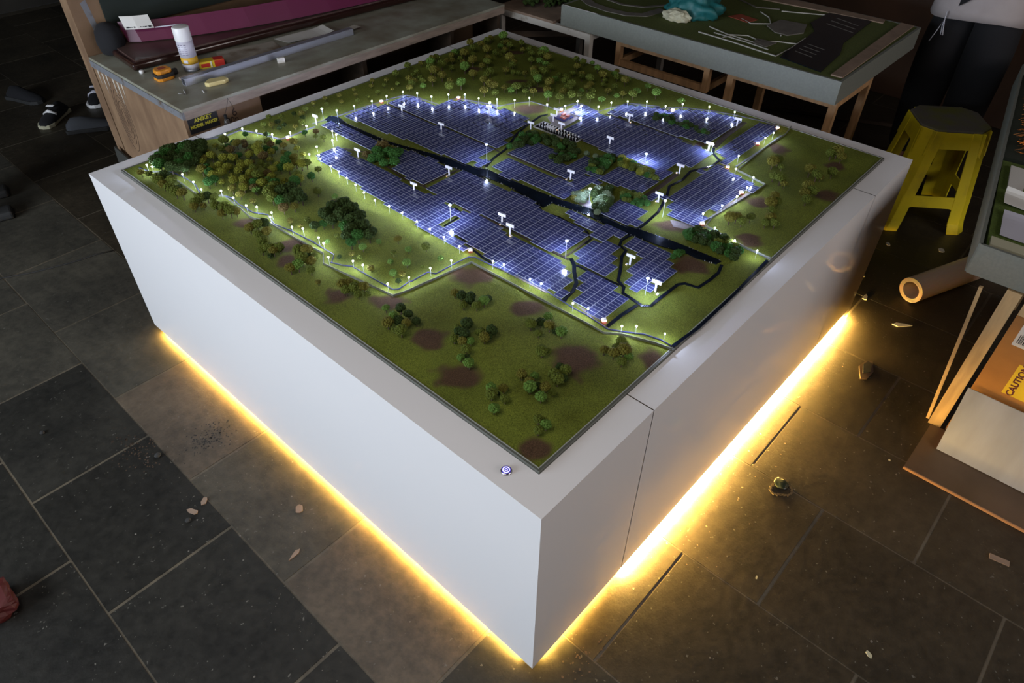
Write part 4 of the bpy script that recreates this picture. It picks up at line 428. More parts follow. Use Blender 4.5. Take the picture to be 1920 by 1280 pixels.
tag(wf.build('added_roof_window', M['wood_frame']), kind='structure')  # frame of the added skylight

# ------------------------------------------------------------------ the white plinth
H = RIM_Z
SEAM = (0.386, 1.662)
IX0, IX1, IY0, IY1 = 0.078, 1.928, 0.073, 1.922
root = empty('display_plinth', (0, 0, 0), 'large square glossy white plinth glowing from below, holding the solar park model', 'plinth')
def hollow(x0, x1, first, last):
    """one section of the plinth: skirt panels and the flat rim around the sunken deck"""
    mb = MB(); t = 0.018; g = 0.0015
    a = x0 + (0 if first else g); b = x1 - (0 if last else g); zr = H - t
    # outline of the rim and skirt as one closed shell: (x0..x1) strips along both long sides, joined at the end for the outer sections
    ai = IX0 if first else a; bi = IX1 if last else b; au = t if first else a; bu = PX - t if last else b
    V = {}
    def q(*P):
        idx = []
        for p in P:
            k = tuple(round(c, 5) for c in p)
            if k not in V: V[k] = len(mb.v); mb.v.append(k)
            idx.append(V[k])
        mb.f.append(tuple(idx)); mb.mi.append(0)
    ys = (0, IY0, IY1, PY)
    # top of the rim
    q((a,0,H),(ai,0,H),(ai,IY0,H),(a,IY0,H)); q((ai,0,H),(bi,0,H),(bi,IY0,H),(ai,IY0,H)); q((bi,0,H),(b,0,H),(b,IY0,H),(bi,IY0,H)) if last else None
    q((a,IY1,H),(ai,IY1,H),(ai,PY,H),(a,PY,H)) if first else None; q((ai,IY1,H),(bi,IY1,H),(bi,PY,H),(ai,PY,H)); q((bi,IY1,H),(b,IY1,H),(b,PY,H),(bi,PY,H)) if last else None
    if not first: mb.f.pop(0); mb.mi.pop(0)
    if first: q((a,IY0,H),(ai,IY0,H),(ai,IY1,H),(a,IY1,H))
    if last: q((bi,IY0,H),(b,IY0,H),(b,IY1,H),(bi,IY1,H))
    # inner lip of the rim
    q((ai,IY0,H),(bi,IY0,H),(bi,IY0,zr),(ai,IY0,zr)); q((ai,IY1,zr),(bi,IY1,zr),(bi,IY1,H),(ai,IY1,H))
    if first: q((ai,IY0,zr),(ai,IY1,zr),(ai,IY1,H),(ai,IY0,H))
    if last: q((bi,IY0,H),(bi,IY1,H),(bi,IY1,zr),(bi,IY0,zr))
    # outer skirt, its lower edge and its inner face
    q((a,0,0),(b,0,0),(b,0,H),(a,0,H)); q((b,PY,0),(a,PY,0),(a,PY,H),(b,PY,H))
    if first: q((0,PY,0),(0,0,0),(0,0,H),(0,PY,H))
    if last: q((PX,0,0),(PX,PY,0),(PX,PY,H),(PX,0,H))
    q((a,0,0),(au,t,0),(bu,t,0),(b,0,0)); q((a,PY,0),(b,PY,0),(bu,PY-t,0),(au,PY-t,0))
    if first: q((0,0,0),(0,PY,0),(t,PY-t,0),(t,t,0))
    if last: q((PX,0,0),(PX-t,t,0),(PX-t,PY-t,0),(PX,PY,0))
    q((au,t,0),(au,t,zr),(bu,t,zr),(bu,t,0)); q((au,PY-t,0),(bu,PY-t,0),(bu,PY-t,zr),(au,PY-t,zr))
    if first: q((t,t,0),(t,PY-t,0),(t,PY-t,zr),(t,t,zr))
    if last: q((PX-t,t,0),(PX-t,t,zr),(PX-t,PY-t,zr),(PX-t,PY-t,0))
    # deck that carries the landscape board
    q((au,t,zr),(au,PY-t,zr),(bu,PY-t,zr),(bu,t,zr))
    mb.keep = True
    return mb
for i, (a, b) in enumerate(((0, SEAM[0]), (SEAM[0], SEAM[1]), (SEAM[1], PX))):
    o = hollow(a, b, i == 0, i == 2).build('plinth_section', M['laminate'], root, recalc=False)
for x in SEAM:
    mb = MB(); mb.prism([(.003, 0), (.017, 0), (.017, H-.019), (IY0, H-.019), (IY0, H-.0012), (.003, H-.0012)], x - .0015, x + .0015); mb.v = [(z, px, py) for px, py, z in mb.v]; mb.build('section_joint', M['laminate_edge'], root)
    MB().box(x - .0015, IY1, H - .015, x + .0015, PY - .003, H - .0012).build('section_joint', M['laminate_edge'], root)
for x in (0.25, 1.0, 1.75):
    for y in (0.25, 1.0, 1.75): MB().box(x - .04, y - .04, FZ, x + .04, y + .04, 0.3).build('foot', M['ply_dark'], root)
def strip(x0, y0, x1, y1, z0, z1, m): return MB().box(x0, y0, z0, x1, y1, z1).build('led_strip', M[m], root)
strip(0.008, 0.05, 0.018, 1.94, -0.0014, -0.0006, 'led')
strip(0.05, 0.008, 0.372, 0.018, -0.0014, -0.0006, 'led')
strip(0.390, 0.0015, 1.945, 0.0135, -0.0014, -0.0006, 'led_hot')
# round power button near the corner
pb = empty('power_button', (0.039, 0.128, H), 'small round chrome push button with glowing violet ring on the white rim', 'button')
MB().lathe([(0.0118, 0), (0.0118, .003), (0.0105, .0045), (0.0098, .0045)], seg=32).build('bezel', mat('chrome', (.5, .5, .55), rough=.2, metal=1), pb, smooth=True)
MB().lathe([(0.0096, .0040), (0.0096, .0050), (0.0092, .0052)], seg=32).build('cap', mat('violet_cap', (0.10, 0.08, 0.5), rough=0.3, emit=(.10, .07, .9), strength=.35), pb)
def ring(r0, r1, z0, z1, a0=0, a1=2*PI, n=36):
    mb = MB(); 
    for k in range(n):
        t0 = a0 + (a1-a0)*k/n; t1 = a0 + (a1-a0)*(k+1)/n
        P = [(r*math.cos(t), r*math.sin(t), z) for z in (z0, z1) for r, t in ((r0, t0), (r1, t0), (r1, t1), (r0, t1))]
        mb.add(P, [(3,2,1,0), (4,5,6,7), (0,1,5,4), (1,2,6,5), (2,3,7,6), (3,0,4,7)])
    return mb
ringm = mat('ring_glow', (1, 1, 1), emit=(.75, .75, 1), strength=1.0)
ring(.0060, .0078, .0051, .0056).build('light_ring', ringm, pb)
r = ring(.0020, .0034, .0051, .0056, PI*.65, PI*2.35); r.box(-.0004, .0016, .0051, .0004, .0040, .0056); r.build('power_symbol', ringm, pb)

# ------------------------------------------------------------------ landscape board
ZB = H + 0.008
BX0, BX1, BY0, BY1 = IX0 + .003, IX1 - .003, IY0 + .003, IY1 - .003
def soil_at(x, y):
    s = 0
    for cx, cy, rx, ry, a in SOIL:
        dx, dy = x - cx, y - cy; u = dx*math.cos(a) + dy*math.sin(a); w = -dx*math.sin(a) + dy*math.cos(a)
        d = ((u/rx)**2 + (w/ry)**2) * (1 + .9*noise.noise(Vector((x*28, y*28, 3))))
        if d < 3: s = max(s, max(0, 1 - d*0.62))
    return s
def build_board():
    nx = ny = 340; vs = []; fs = []
    for j in range(ny + 1):
        for i in range(nx + 1):
            x = BX0 + (BX1-BX0)*i/nx; y = BY0 + (BY1-BY0)*j/ny
            edge = min(x-BX0, BX1-x, y-BY0, BY1-y)
            z = ZB + noise.noise(Vector((x*9, y*9, 0))) * 0.0016 * min(1, edge/.03) + random.uniform(-.0003, .0003)
            vs.append((x, y, z))
    for j in range(ny):
        for i in range(nx):
            a = j*(nx+1)+i; fs.append((a, a+1, a+nx+2, a+nx+1))
    me = bpy.data.meshes.new('turf'); me.from_pydata(vs, [], fs); me.materials.append(M['landscape'])
    at = me.attributes.new('soil', 'FLOAT', 'POINT'); at.data.foreach_set('value', [soil_at(v[0], v[1]) for v in vs])
    me.polygons.foreach_set('use_smooth', [True]*len(fs))
    r = empty('landscape_board', (0, 0, 0), 'green model landscape board with bare brown patches set into the white plinth', 'landscape model')
    o = bpy.data.objects.new('turf', me); COL.objects.link(o); o.parent = r
    mb = MB(); w = .0042; z0, z1 = H - .020, ZB + .0004
    mb.box(BX0-.002, BY0-.002, z0, BX0+w, BY1+.002, z1); mb.box(BX1-w, BY0-.002, z0, BX1+.002, BY1+.002, z1); mb.box(BX0+w, BY0-.002, z0, BX1-w, BY0+w, z1); mb.box(BX0+w, BY1-w, z0, BX1-w, BY1+.002, z1)
    mb.build('edging', M['edging'], r)
    mb = MB(); mb.box(BX0+.0030, BY0+.003, ZB, BX0+w+.001, BY1, ZB+.0012); mb.box(BX1-w-.001, BY0+.003, ZB, BX1-.003, BY1, ZB+.0012); mb.box(BX0+w, BY0+.003, ZB, BX1-w, BY0+w+.001, ZB+.0012)
    mb.build('edge_bead', M['edging_light'], r)
    return r
board = build_board()
bl = board
# water, tracks and paths are films laid on the board
cn = MB(); cn.prism(CANAL, ZB + .0002, ZB + .0028)
tag(cn.build('canal', M['water']), 'wide dark straight canal crossing the whole solar park model', 'canal')
# stone edges of the canal
st = MB(); rr = random.Random(8)
for i in range(len(CANAL)):
    a = Vector(CANAL[i]); b = Vector(CANAL[(i+1) % len(CANAL)]); n = int((b-a).length/.006)
    for k in range(n):
        if rr.random() < .35:
            p = a.lerp(b, k/max(n, 1)); s_ = rr.uniform(.0008, .0018)
            st.obox((p.x + rr.uniform(-.002, .002), p.y + rr.uniform(-.002, .002), ZB + .0025), (1, .2, 0), (-.2, 1, 0), (0, 0, 1), s_, s_*.8, s_*.8)
tag(st.build('bank_gravel', mat('pale_gravel', (.22, .22, .19), rough=.8)), 'tiny pale stones scattered along the canal banks', 'gravel', kind='stuff')
SL = ['dark drain running between the front solar blocks down to the pond', 'winding dark stream from the canal end past the lower T signs', 'straight dark ditch from the stream bend to the corner hut',
      'narrow stream from the canal up to the switchyard', 'stream winding beside the right solar block from the flood light', 'narrow blue channel between the long left and front arrays',
      'dark channel curving round the right end of the centre array', 'thin dark lane between twin front-right blocks', 'dark ditch along the right rim of the board']
for (w, p), lb in zip(STREAMS, SL): tag(MB().ribbon(p, w, ZB, ZB + .0024).build('stream', M['stream']), lb, 'stream', 'streams and drains on the model')
RL = ['brown lane along the inner side of the long left array', 'brown cross lane from the lane fork up to the canal', 'thin brown lane splitting the two upper left arrays', 'thin brown lane between the upper canal arrays',
      'brown lane from the switchyard along the hedge', 'thin brown lane below the top right array', 'wide bare brown strip beside the far right array', 'wide brown verge beside the middle stream',
      'brown lane between the centre and front arrays', 'short brown lane at the right end of the centre array']
for (w, p), lb in zip(ROADS, RL): tag(MB().ribbon(p, w, ZB, ZB + .0018).build('track', M['track']), lb, 'track', 'brown lanes between the solar arrays')
PL = ['grey path from the left rim towards the gate sign', 'grey perimeter path behind the upper left arrays', 'grey perimeter path behind the model plant building', 'grey perimeter path along the top right array',
      'short pale path at the pointed right corner of the park', 'grey path beside the far right strip array', 'grey path beside the outer edge of the right array', 'pale path from the right hut to the right rim', 'dark grey road hugging the left back rim']
for (w, p), lb in zip(PATHS, PL): tag(MB().ribbon(p, w, ZB, ZB + .0020).build('path', M['path']), lb, 'path', 'perimeter paths on the model')
tag(MB().tube([(p[0], p[1], ZB + .003) for p in CABLE], .0017, 6).build('perimeter_wire', M['cable'], smooth=True), 'thin dark blue wire winding along the front of the model park', 'wire')
def lowwall(pts, label):  # low compound wall of the model park
    mb = MB(); mb.ribbon(pts, .0022, ZB - .001, ZB + .0065)
    return tag(mb.build('compound_wall', M['wallm']), label, 'low wall', 'low solid walls of the model park')
lowwall(WALL, 'long low zigzag grey wall along the near left side of the model park')
lowwall(WALLR, 'low grey wall around the right corner of the model park')
CLb = ['grey concrete yard under the small plant building', 'small grey concrete pad near the hut above the canal end', 'grey concrete pad under the flood light by the pale copse', 'grey concrete strip outside the right solar block',
       'pinkish concrete strip in front of the long front array', 'pinkish concrete strip before the front corner block']
for p, lb in zip(CONCRETE, CLb): tag(MB().prism(p, ZB, ZB + .0016).build('concrete_pad', M['concrete']), lb, 'concrete pad', 'concrete pads on the model')

# ------------------------------------------------------------------ solar arrays
CW, CH = .0120, .0262
ZT = ZB + .0072
ALAB = {'long_left': 'long solar array on the left lined by bright lamps', 'narrow_strip': 'narrow tapering solar strip left of the canal head', 'behind_bush': 'square solar block right of the round green bushes',
 'centre': 'large central solar array between the canal and the twin signs', 'front_long': 'long front solar array with a stepped lower edge', 'twin_road': 'stepped solar block right of the central flood light',
 'canal_strip': 'thin solar strip along the near bank of the canal', 'front_block': 'solar block at the front corner beside the lit hut', 'right_stepped': 'stepped solar block next to the lower T signs',
 'canal_bank': 'small solar block on the far bank beside the dark copse', 'canal_upper': 'solar array running along the far bank of the canal', 'mid_small': 'solar array enclosed by the dark central hedge',
 'hedge_side': 'solar block below the bright olive hedge', 'upper_right_big': 'largest solar array, right of the plant building', 'top_right': 'back right solar array crossed by a dark hedge',
 'far_right_strip': 'slanting solar strip nearest the right back rim', 'right_block': 'solar block with the pointed corner on the right', 'tiny_piece': 'tiny solar piece beside the stream sign',
 'left_big': 'large solar array on the far bank at the canal head', 'canal_corner': 'tiny solar piece at the stream mouth on the canal', 'top_left': 'large back left solar array below the wooded slope'}
for name, (x0, y0, cols) in ARR.items():
    vs = []; fs = []; uvs = []; mi = []
    posts = MB()
    for j, runs in cols:
        for a, b in runs:
            X0, X1 = x0 + a*CW + .0004, x0 + b*CW - .0004; Y0, Y1 = y0 + j*CH + .0004, y0 + (j+1)*CH - .0004
            n = len(vs); z0, z1 = ZT - .0016, ZT
            vs += [(X0,Y0,z0),(X1,Y0,z0),(X1,Y1,z0),(X0,Y1,z0),(X0,Y0,z1),(X1,Y0,z1),(X1,Y1,z1),(X0,Y1,z1)]
            fs += [(n+4,n+5,n+6,n+7),(n+3,n+2,n+1,n),(n,n+1,n+5,n+4),(n+1,n+2,n+6,n+5),(n+2,n+3,n+7,n+6),(n+3,n,n+4,n+7)]; mi += [0,1,1,1,1,1]
            uvs += [(a + .03, j + .015), (b - .03, j + .015), (b - .03, j + .985), (a + .03, j + .985)] + [(0.5, 0.5)] * 20
            k = a
            while k < b: posts.box(x0+(k+.5)*CW-.0006, Y0+.012, ZB-.001, x0+(k+.5)*CW+.0006, Y0+.0135, z0); k += 4
    me = bpy.data.meshes.new('panel_field'); me.from_pydata(vs, [], fs); me.materials.append(M['cells']); me.materials.append(M['panel_side'])
    me.polygons.foreach_set('material_index', mi)
    ul = me.uv_layers.new(name='UVMap'); ul.data.foreach_set('uv', [c for u in uvs for c in u])
    xs = [v[0] for v in vs]; ys = [v[1] for v in vs]
    r = empty('solar_array', ((min(xs)+max(xs))/2, (min(ys)+max(ys))/2, ZB), ALAB[name], 'solar array', 'solar arrays of the model park')
    for nm, mesh_o in (('panel_field', bpy.data.objects.new('panel_field', me)),):
        COL.objects.link(mesh_o); mesh_o.parent = r; mesh_o.location = (-r.location.x, -r.location.y, -r.location.z)
    p = posts.build('stand', M['panel_side'], r, loc=(-r.location.x, -r.location.y, -r.location.z)); p['kind'] = 'stuff'

# ------------------------------------------------------------------ lamps
def proto_lamp(h):
    r = bpy.data.objects.new('lamp_post', None); r.empty_display_size = .01; COL.objects.link(r)
    MB().tube([(0, 0, -.001), (0, 0, h - .0015)], [.0007, .0005], 6).build('post', M['lamp_white'], r)
    bm = bmesh.new(); bmesh.ops.create_icosphere(bm, subdivisions=1, radius=.0025); me = bpy.data.meshes.new('lamp_head'); bm.to_mesh(me); bm.free(); me.materials.append(M['lamp_glow'])
    o = bpy.data.objects.new('lamp_head', me); COL.objects.link(o); o.parent = r; o.location = (0, 0, h)
    return r
HT = {'left': .026, 'gate': .020, 'array': .024, 'front': .026, 'back_left': .032, 'back_right': .032, 'right': .026}
protos = {h: proto_lamp(h) for h in set(HT.values())}; first = dict.fromkeys(protos, True)
ORD = ['first', 'second', 'third', 'fourth', 'fifth', 'sixth', 'seventh', 'eighth', 'ninth', 'tenth', 'eleventh', 'twelfth', 'thirteenth', 'fourteenth', 'fifteenth', 'sixteenth', 'seventeenth', 'eighteenth', 'nineteenth', 'twentieth', 'twenty-first', 'twenty-second', 'twenty-third', 'twenty-fourth']
LDESC = {'left': ('along the wavy front wire', 'from the left', 'lamp posts along the front wire'), 'gate': ('around the gate sign and its path', 'from the left rim', 'lamp posts around the gate'),
 'array': ('beside the long left solar array', 'from its top corner', 'lamp posts beside the long left array'), 'front': ('below the front solar arrays', 'from the left', 'lamp posts below the front arrays'),
 'back_left': ('behind the back left solar arrays', 'from the left', 'lamp posts behind the back left arrays'), 'back_right': ('behind the back right solar arrays', 'from the left', 'lamp posts behind the back right arrays'),
 'right': ('on the right edge of the solar park', 'from the back', 'lamp posts on the right edge')}
for g, pts in LAMPS.items():
    h = HT[g]
    for i, (x, y) in enumerate(pts):
        o = protos[h] if first[h] else copy_tree(protos[h]); first[h] = False
        o.location = (x, y, ZB); w, fr, gr = LDESC[g]
        tag(o, '%s glowing lamp post %s, %s' % (ORD[i], w, fr), 'lamp post', gr)
FL = ['tall flood light beside the gate sign', 'tall flood light behind the back left T sign', 'tall flood light over the canal beside the small stream mouth', 'tall flood light in the notch of the long left array',
      'tall flood light right of the plant building', 'tall flood light behind the olive hedge', 'tall flood light in the pale copse by the canal', 'tall flood light at the tip of the right solar block', 'tall flood light beside the T sign of the upper right array',
      'tall flood light at the tip of the central array', 'tall flood light in front of the lower right stepped block']
def flood(x, y, h, lb):
    r = empty('flood_light', (x, y, ZB), lb, 'flood light', 'tall flood lights of the model park')
    MB().tube([(0, 0, -.001), (0, 0, h)], [.0009, .0006], 6).build('mast', M['lamp_white'], r)
    mb = MB()
    for k in range(6):
        a = k*PI/3; mb.box(.0022*math.cos(a)-.0010, .0022*math.sin(a)-.0010, h - .0006, .0022*math.cos(a)+.0010, .0022*math.sin(a)+.0010, h + .0012)
    mb.build('lamp_cluster', M['flood_glow'], r)
for (x, y, h), lb in zip(FLOOD, FL): flood(x, y, h, lb)
SGL = ['at the gate beside the left flood light', 'on the lane below the back left array', 'on the lane in the middle of the upper arrays', 'at the brown lane right of the long left array top', 'at the fork of the brown lanes by the long left array',
 'at the cross lane next to the canal', 'before the back left flood light', 'at the left end of the switchyard', 'left of the plant building', 'just behind the plant building', 'over the middle of the switchyard', 'in the brown notch above the canal',
 'in the brown notch right of the switchyard', 'on the thin lane right of the plant building', 'at the lower right end of the largest array', 'beside the tiny solar piece and stream', 'on the back right array beside the bare strip',
 'next to the flood light right of centre', 'upper left of the twin signs in the centre', 'lower right of the twin signs in the centre', 'on the stream right of the stepped block', 'nearest the corner, before the lower stepped block']
def proto_sign():
    r = bpy.data.objects.new('t_sign', None); r.empty_display_size = .01; COL.objects.link(r)
    MB().box(-.0012, -.0024, -.001, .0012, .0024, .028).build('post', M['sign_white'], r)
    MB().box(-.0014, -.0135, .026, .0014, .0135, .0345).build('board', M['sign_white'], r)
    return r
ps = proto_sign()
for i, ((x, y, h), lb) in enumerate(zip(SIGNS, SGL)):
    o = ps if i == 0 else copy_tree(ps); o.location = (x, y, ZB); o.rotation_euler = (0, 0, 0.12); k = h/.0345 
    o.scale = (1, 1, k); tag(o, 'white T shaped sign ' + lb, 'sign', 'white T signs of the model park')
def proto_hut():
    r = bpy.data.objects.new('watch_hut', None); r.empty_display_size = .01; COL.objects.link(r)
    MB().box(-.0055, -.0055, -.001, .0055, .0055, .0075).build('hut_body', M['brick'], r)
    mb = MB(); mb.box(-.0050, -.0050, .0075, .0050, .0050, .0115); mb.build('lit_cabin', M['warm_glow'], r)
    mb = MB(); mb.add([(-.006,-.006,.0115),(.006,-.006,.0115),(.006,.006,.0115),(-.006,.006,.0115),(0,0,.0145)], [(3,2,1,0),(0,1,4),(1,2,4),(2,3,4),(3,0,4)]); mb.build('roof', M['sign_white'], r)
    return r
HL = ['behind the back left array near the canal head', 'behind the middle of the back left array', 'at the back of the plant building', 'behind the back right array', 'at the far right back corner of the park', 'beside the far right solar strip',
      'at the top corner of the right solar block', 'on the outer edge of the right solar block', 'at the lower end of the right solar block', 'at the tip of the long left array', 'at the front corner of the park beside the ditch', 'on the gate path at the left']
ph = proto_hut()
for i, ((x, y), lb) in enumerate(zip(HUTS, HL)):
    o = ph if i == 0 else copy_tree(ph); o.location = (x, y, ZB); o.rotation_euler = (0, 0, .1*i); tag(o, 'tiny red hut with glowing cabin ' + lb, 'hut', 'lit watch huts on the model')
def proto_box():
    r = bpy.data.objects.new('inverter_box', None); r.empty_display_size = .01; COL.objects.link(r)
    MB().box(-.0035, -.0025, -.001, .0035, .0025, .0035).build('cabinet', M['sign_white'], r)
    MB().box(-.0036, -.0015, .0010, -.0026, .0015, .0030).build('warm_light', M['warm_soft'], r)
    return r
BLb = ['at the sign above the long left array', 'at the sign by the lane fork', 'at the sign by the cross lane near the canal', 'below the back left flood light sign', 'at the sign between the upper left arrays', 'in the brown notch above the canal',
       'in notch right of the switchyard', 'at the sign at the lower end of the largest array', 'at the sign by the tiny solar piece', 'at the sign on the thin lane', 'inside the right half of the switchyard', 'inside the middle of the switchyard',
       'at the back right array sign', 'at the sign beside the right flood light', 'at the upper twin sign', 'at the lower twin sign', 'at the sign on the stream by the stepped block', 'at the sign nearest the corner']
pbx = proto_box()
for i, ((x, y), lb) in enumerate(zip(BOXES, BLb)):
    o = pbx if i == 0 else copy_tree(pbx); o.location = (x, y, ZB); tag(o, 'tiny warm lit cabinet ' + lb, 'cabinet', 'inverter cabinets on the model')
# switchyard: dark yard with pale kerb and two rows of white posts
ya = Vector(YARD[0]); yb = Vector(YARD[1]); yc = Vector(YARD[2]); yd = Vector(YARD[3])
x0y, x1y = min(ya.x, yd.x), max(yb.x, yc.x); y0y, y1y = min(yc.y, yd.y), max(ya.y, yb.y)
r = empty('switchyard', (0, 0, 0), 'black walled switchyard with rows of white posts behind the central hedge', 'switchyard')
MB().box(x0y, y0y, ZB, x1y, y1y, ZB + .002).build('yard_slab', M['water'], r)
mb = MB(); t = .0016
mb.box(x0y-t, y0y-t, ZB, x1y+t, y0y, ZB+.005); mb.box(x0y-t, y1y, ZB, x1y+t, y1y+t, ZB+.005); mb.box(x1y, y0y, ZB, x1y+t, y1y, ZB+.005); mb.box(x0y-t, y0y, ZB, x0y, y1y, ZB+.005); mb.build('kerb', M['mapline'], r)
for i in range(14):
    for j, xx in enumerate((.3, .68)):
        px = x0y + (x1y-x0y)*xx; py = y0y + (y1y-y0y)*(i+.6 + .3*j)/14.6
        mb = MB(); mb.box(px-.0008, py-.0008, ZB+.002, px+.0008, py+.0008, ZB+.010); mb.box(px-.003, py-.0016, ZB+.009, px+.003, py+.0016, ZB+.0115); mb.build('busbar_post', M['white'], r)
r = empty('plant_building', (0, 0, 0), 'small square dark blue building with red blocks beside the switchyard', 'building')
cx = sum(p[0] for p in PLANT)/4; cy = sum(p[1] for p in PLANT)/4
MB().box(cx-.027, cy-.026, ZB, cx+.027, cy+.026, ZB+.006).build('block', M['cable'], r)
mb = MB(); rb = random.Random(4)
for k in range(9): ax = cx + rb.uniform(-.016, .016); ay = cy + rb.uniform(-.014, .014); mb.box(ax-.006, ay-.005, ZB+.006, ax+.006, ay+.005, ZB+rb.uniform(.009, .013))
mb.build('red_units', M['brick'], r)
tag(MB().box(1.300, 1.055, ZB, 1.308, 1.090, ZB+.009).build('control_shed', M['sign_white']), 'long low white shed in front of the plant building', 'shed')

# ------------------------------------------------------------------ trees and shrubs
def crown_mesh(name, seed, low=False):
    rn = random.Random(seed); vs = []; fs = []
    def blob(c, r, sub=1):
        bm = bmesh.new(); bmesh.ops.create_icosphere(bm, subdivisions=sub, radius=1); n = len(vs)
        for v in bm.verts:
            k = r * (1 + rn.uniform(-.16, .16)); vs.append((c[0]+v.co.x*k, c[1]+v.co.y*k, c[2]+v.co.z*k*.9))
        for f in bm.faces: fs.append(tuple(n + v.index for v in f.verts))
        bm.free()
    blob((0, 0, 0), .74, 2)
    nb = 26 if low else 60
    for i in range(nb):
        z = 1 - 2*(i+.5)/nb; a = i*2.39996 + rn.uniform(-.2, .2); q = math.sqrt(max(0, 1-z*z)); d = rn.uniform(.70, .84)
        if z < -.75: continue
        blob((q*math.cos(a)*d, q*math.sin(a)*d, z*d*.85), rn.uniform(.17, .27) * (1.25 if low else 1), 1)
        if not low:
            for _ in range(5):
                u = Vector((rn.gauss(0,1), rn.gauss(0,1), rn.gauss(0,1))).normalized(); c = Vector((q*math.cos(a)*d, q*math.sin(a)*d, z*d*.85)) + u*.2
                n = len(vs); s = rn.uniform(.05, .09)
                for _v in range(4): vs.append(tuple(c + Vector((rn.uniform(-s, s), rn.uniform(-s, s), rn.uniform(-s, s)))))
                fs.extend([(n, n+1, n+2), (n, n+2, n+3), (n, n+3, n+1), (n+1, n+3, n+2)])
    return vs, fs
CR = {}
for s in range(4):
    CR[('hi', s)] = crown_mesh('c', 20+s); CR[('lo', s)] = crown_mesh('c', 40+s, True)
MESHES = {}
def crown_data(q, s, tone):
    k = (q, s, tone)
    if k not in MESHES:
        me = bpy.data.meshes.new('foliage'); v, f = CR[(q, s)]; me.from_pydata(v, [], f); me.materials.append(M['leaf%d' % tone]); MESHES[k] = me
    return MESHES[k]
def trunk_data():
    mb = MB(); mb.tube([(0, 0, -1.6), (.05, .02, -.8), (0, 0, 0)], [.10, .07, .04], 5)
    for a in (0, 2.1, 4.2): mb.tube([(.04, .01, -.95), (.35*math.cos(a), .35*math.sin(a), -.4)], [.05, .03], 4)
    me = bpy.data.meshes.new('trunk'); me.from_pydata(mb.v, [], mb.f); me.materials.append(M['trunk']); return me
TR = trunk_data()
CP = Vector((-0.6158, -0.4748, 1.8149))
TNAME = {0: 'dark green', 1: 'olive green', 2: 'yellowish olive', 3: 'fresh green', 4: 'vivid green', 5: 'rusty brown', 6: 'yellow green', 8: 'pale grey green'}
def place_tree(x, y, r, tone, kind='tree', zc=None, rnd=random):
    if kind == 'tree': r *= 1.13
    zc = zc if zc is not None else (ZB + r*1.55 if kind == 'tree' else ZB + r*.75)
    root = bpy.data.objects.new('miniature_tree' if kind == 'tree' else 'miniature_shrub', None); root.empty_display_size = .01; COL.objects.link(root)
    root.location = (x, y, ZB)
    big = r / (Vector((x, y, zc)) - CP).length > .0044
    c = bpy.data.objects.new('foliage', crown_data('hi' if big else 'lo', rnd.randrange(4), tone)); COL.objects.link(c); c.parent = root
    c.location = (0, 0, zc - ZB); c.scale = (r, r, r * rnd.uniform(.8, .95)); c.rotation_euler = (rnd.uniform(-.2, .2), rnd.uniform(-.2, .2), rnd.uniform(0, 6.28))
    if kind == 'tree':
        t = bpy.data.objects.new('trunk', TR); COL.objects.link(t); t.parent = root; t.location = (0, 0, zc - ZB); t.scale = (r, r, (zc - ZB)/1.6)
    return root
GDESC = {'c1': 'clump at the near left rim', 'c2': 'clump in the middle of the near meadow', 'c3': 'short row below the middle meadow clump', 'c4': 'clump just below the corner of the boundary wall', 'c5': 'clump above the large bare patch',
 'c6': 'pair left of the large bare patch', 'c7': 'ring of trees left of the lower meadow', 'c8': 'olive clump below the large bare patch', 'c9': 'scattered group right of the round bare patch', 'c10': 'small group nearest the front corner of the board',
 'c11': 'clump at the right end of the near meadow', 'c12': 'first clump outside the wire bend', 'c13': 'clump beside the wall kink', 'c14': 'clump below the long straight wall', 'c15': 'clump left of the first bare patch at the left rim',
 'c16': 'small clump between wall and left rim', 'c17': 'hedge of trees near the left corner', 'slope': 'open slope left of the long array', 'big_dark': 'big dark thicket on the left slope', 'dark_knot': 'dark thicket between the wood and the wire',
 'corner_wood': 'dense dark wood in the left corner', 'wood': 'mixed wood on the left slope', 'gate_trees': 'trees behind the gate path', 'back_left_edge': 'sparse row at the back left rim', 'back': 'back slope woods', 'back2': 'woods behind the back right arrays',
 'right_trees': 'meadow along the right rim',
 'bush_left': 'round bushes between the two left arrays', 'hedge_central': 'dark hedge below the switchyard', 'hedge_olive': 'olive hedge right of the dark central hedge', 'hedge_bright': 'bright hedge under the flood light',
 'copse_pale': 'pale copse by the canal flood light', 'copse_dark': 'dark copse right of the canal flood light', 'hedge_south': 'dark hedge above the small canal block', 'hedge_north': 'dark hedge crossing the back right array',
 'hedge_corner': 'dark hedge at the canal end', 'bank_bush': 'green bush on the near canal bank', 'strays': 'pale shrubs between the central hedges'}
cand = [(g, *t) for g, l in TREES.items() for t in l]
cand.sort(key=lambda t: -t[3] / (Vector((t[1], t[2], ZB)) - CP).length)
keep, rest = cand[:298], cand[298:]
Rt = Rm.to_4x4()
def screen(x, y):
    q = Rm.transposed() @ (Vector((x, y, ZB)) - CP); return q.x / -q.z, q.y / -q.z
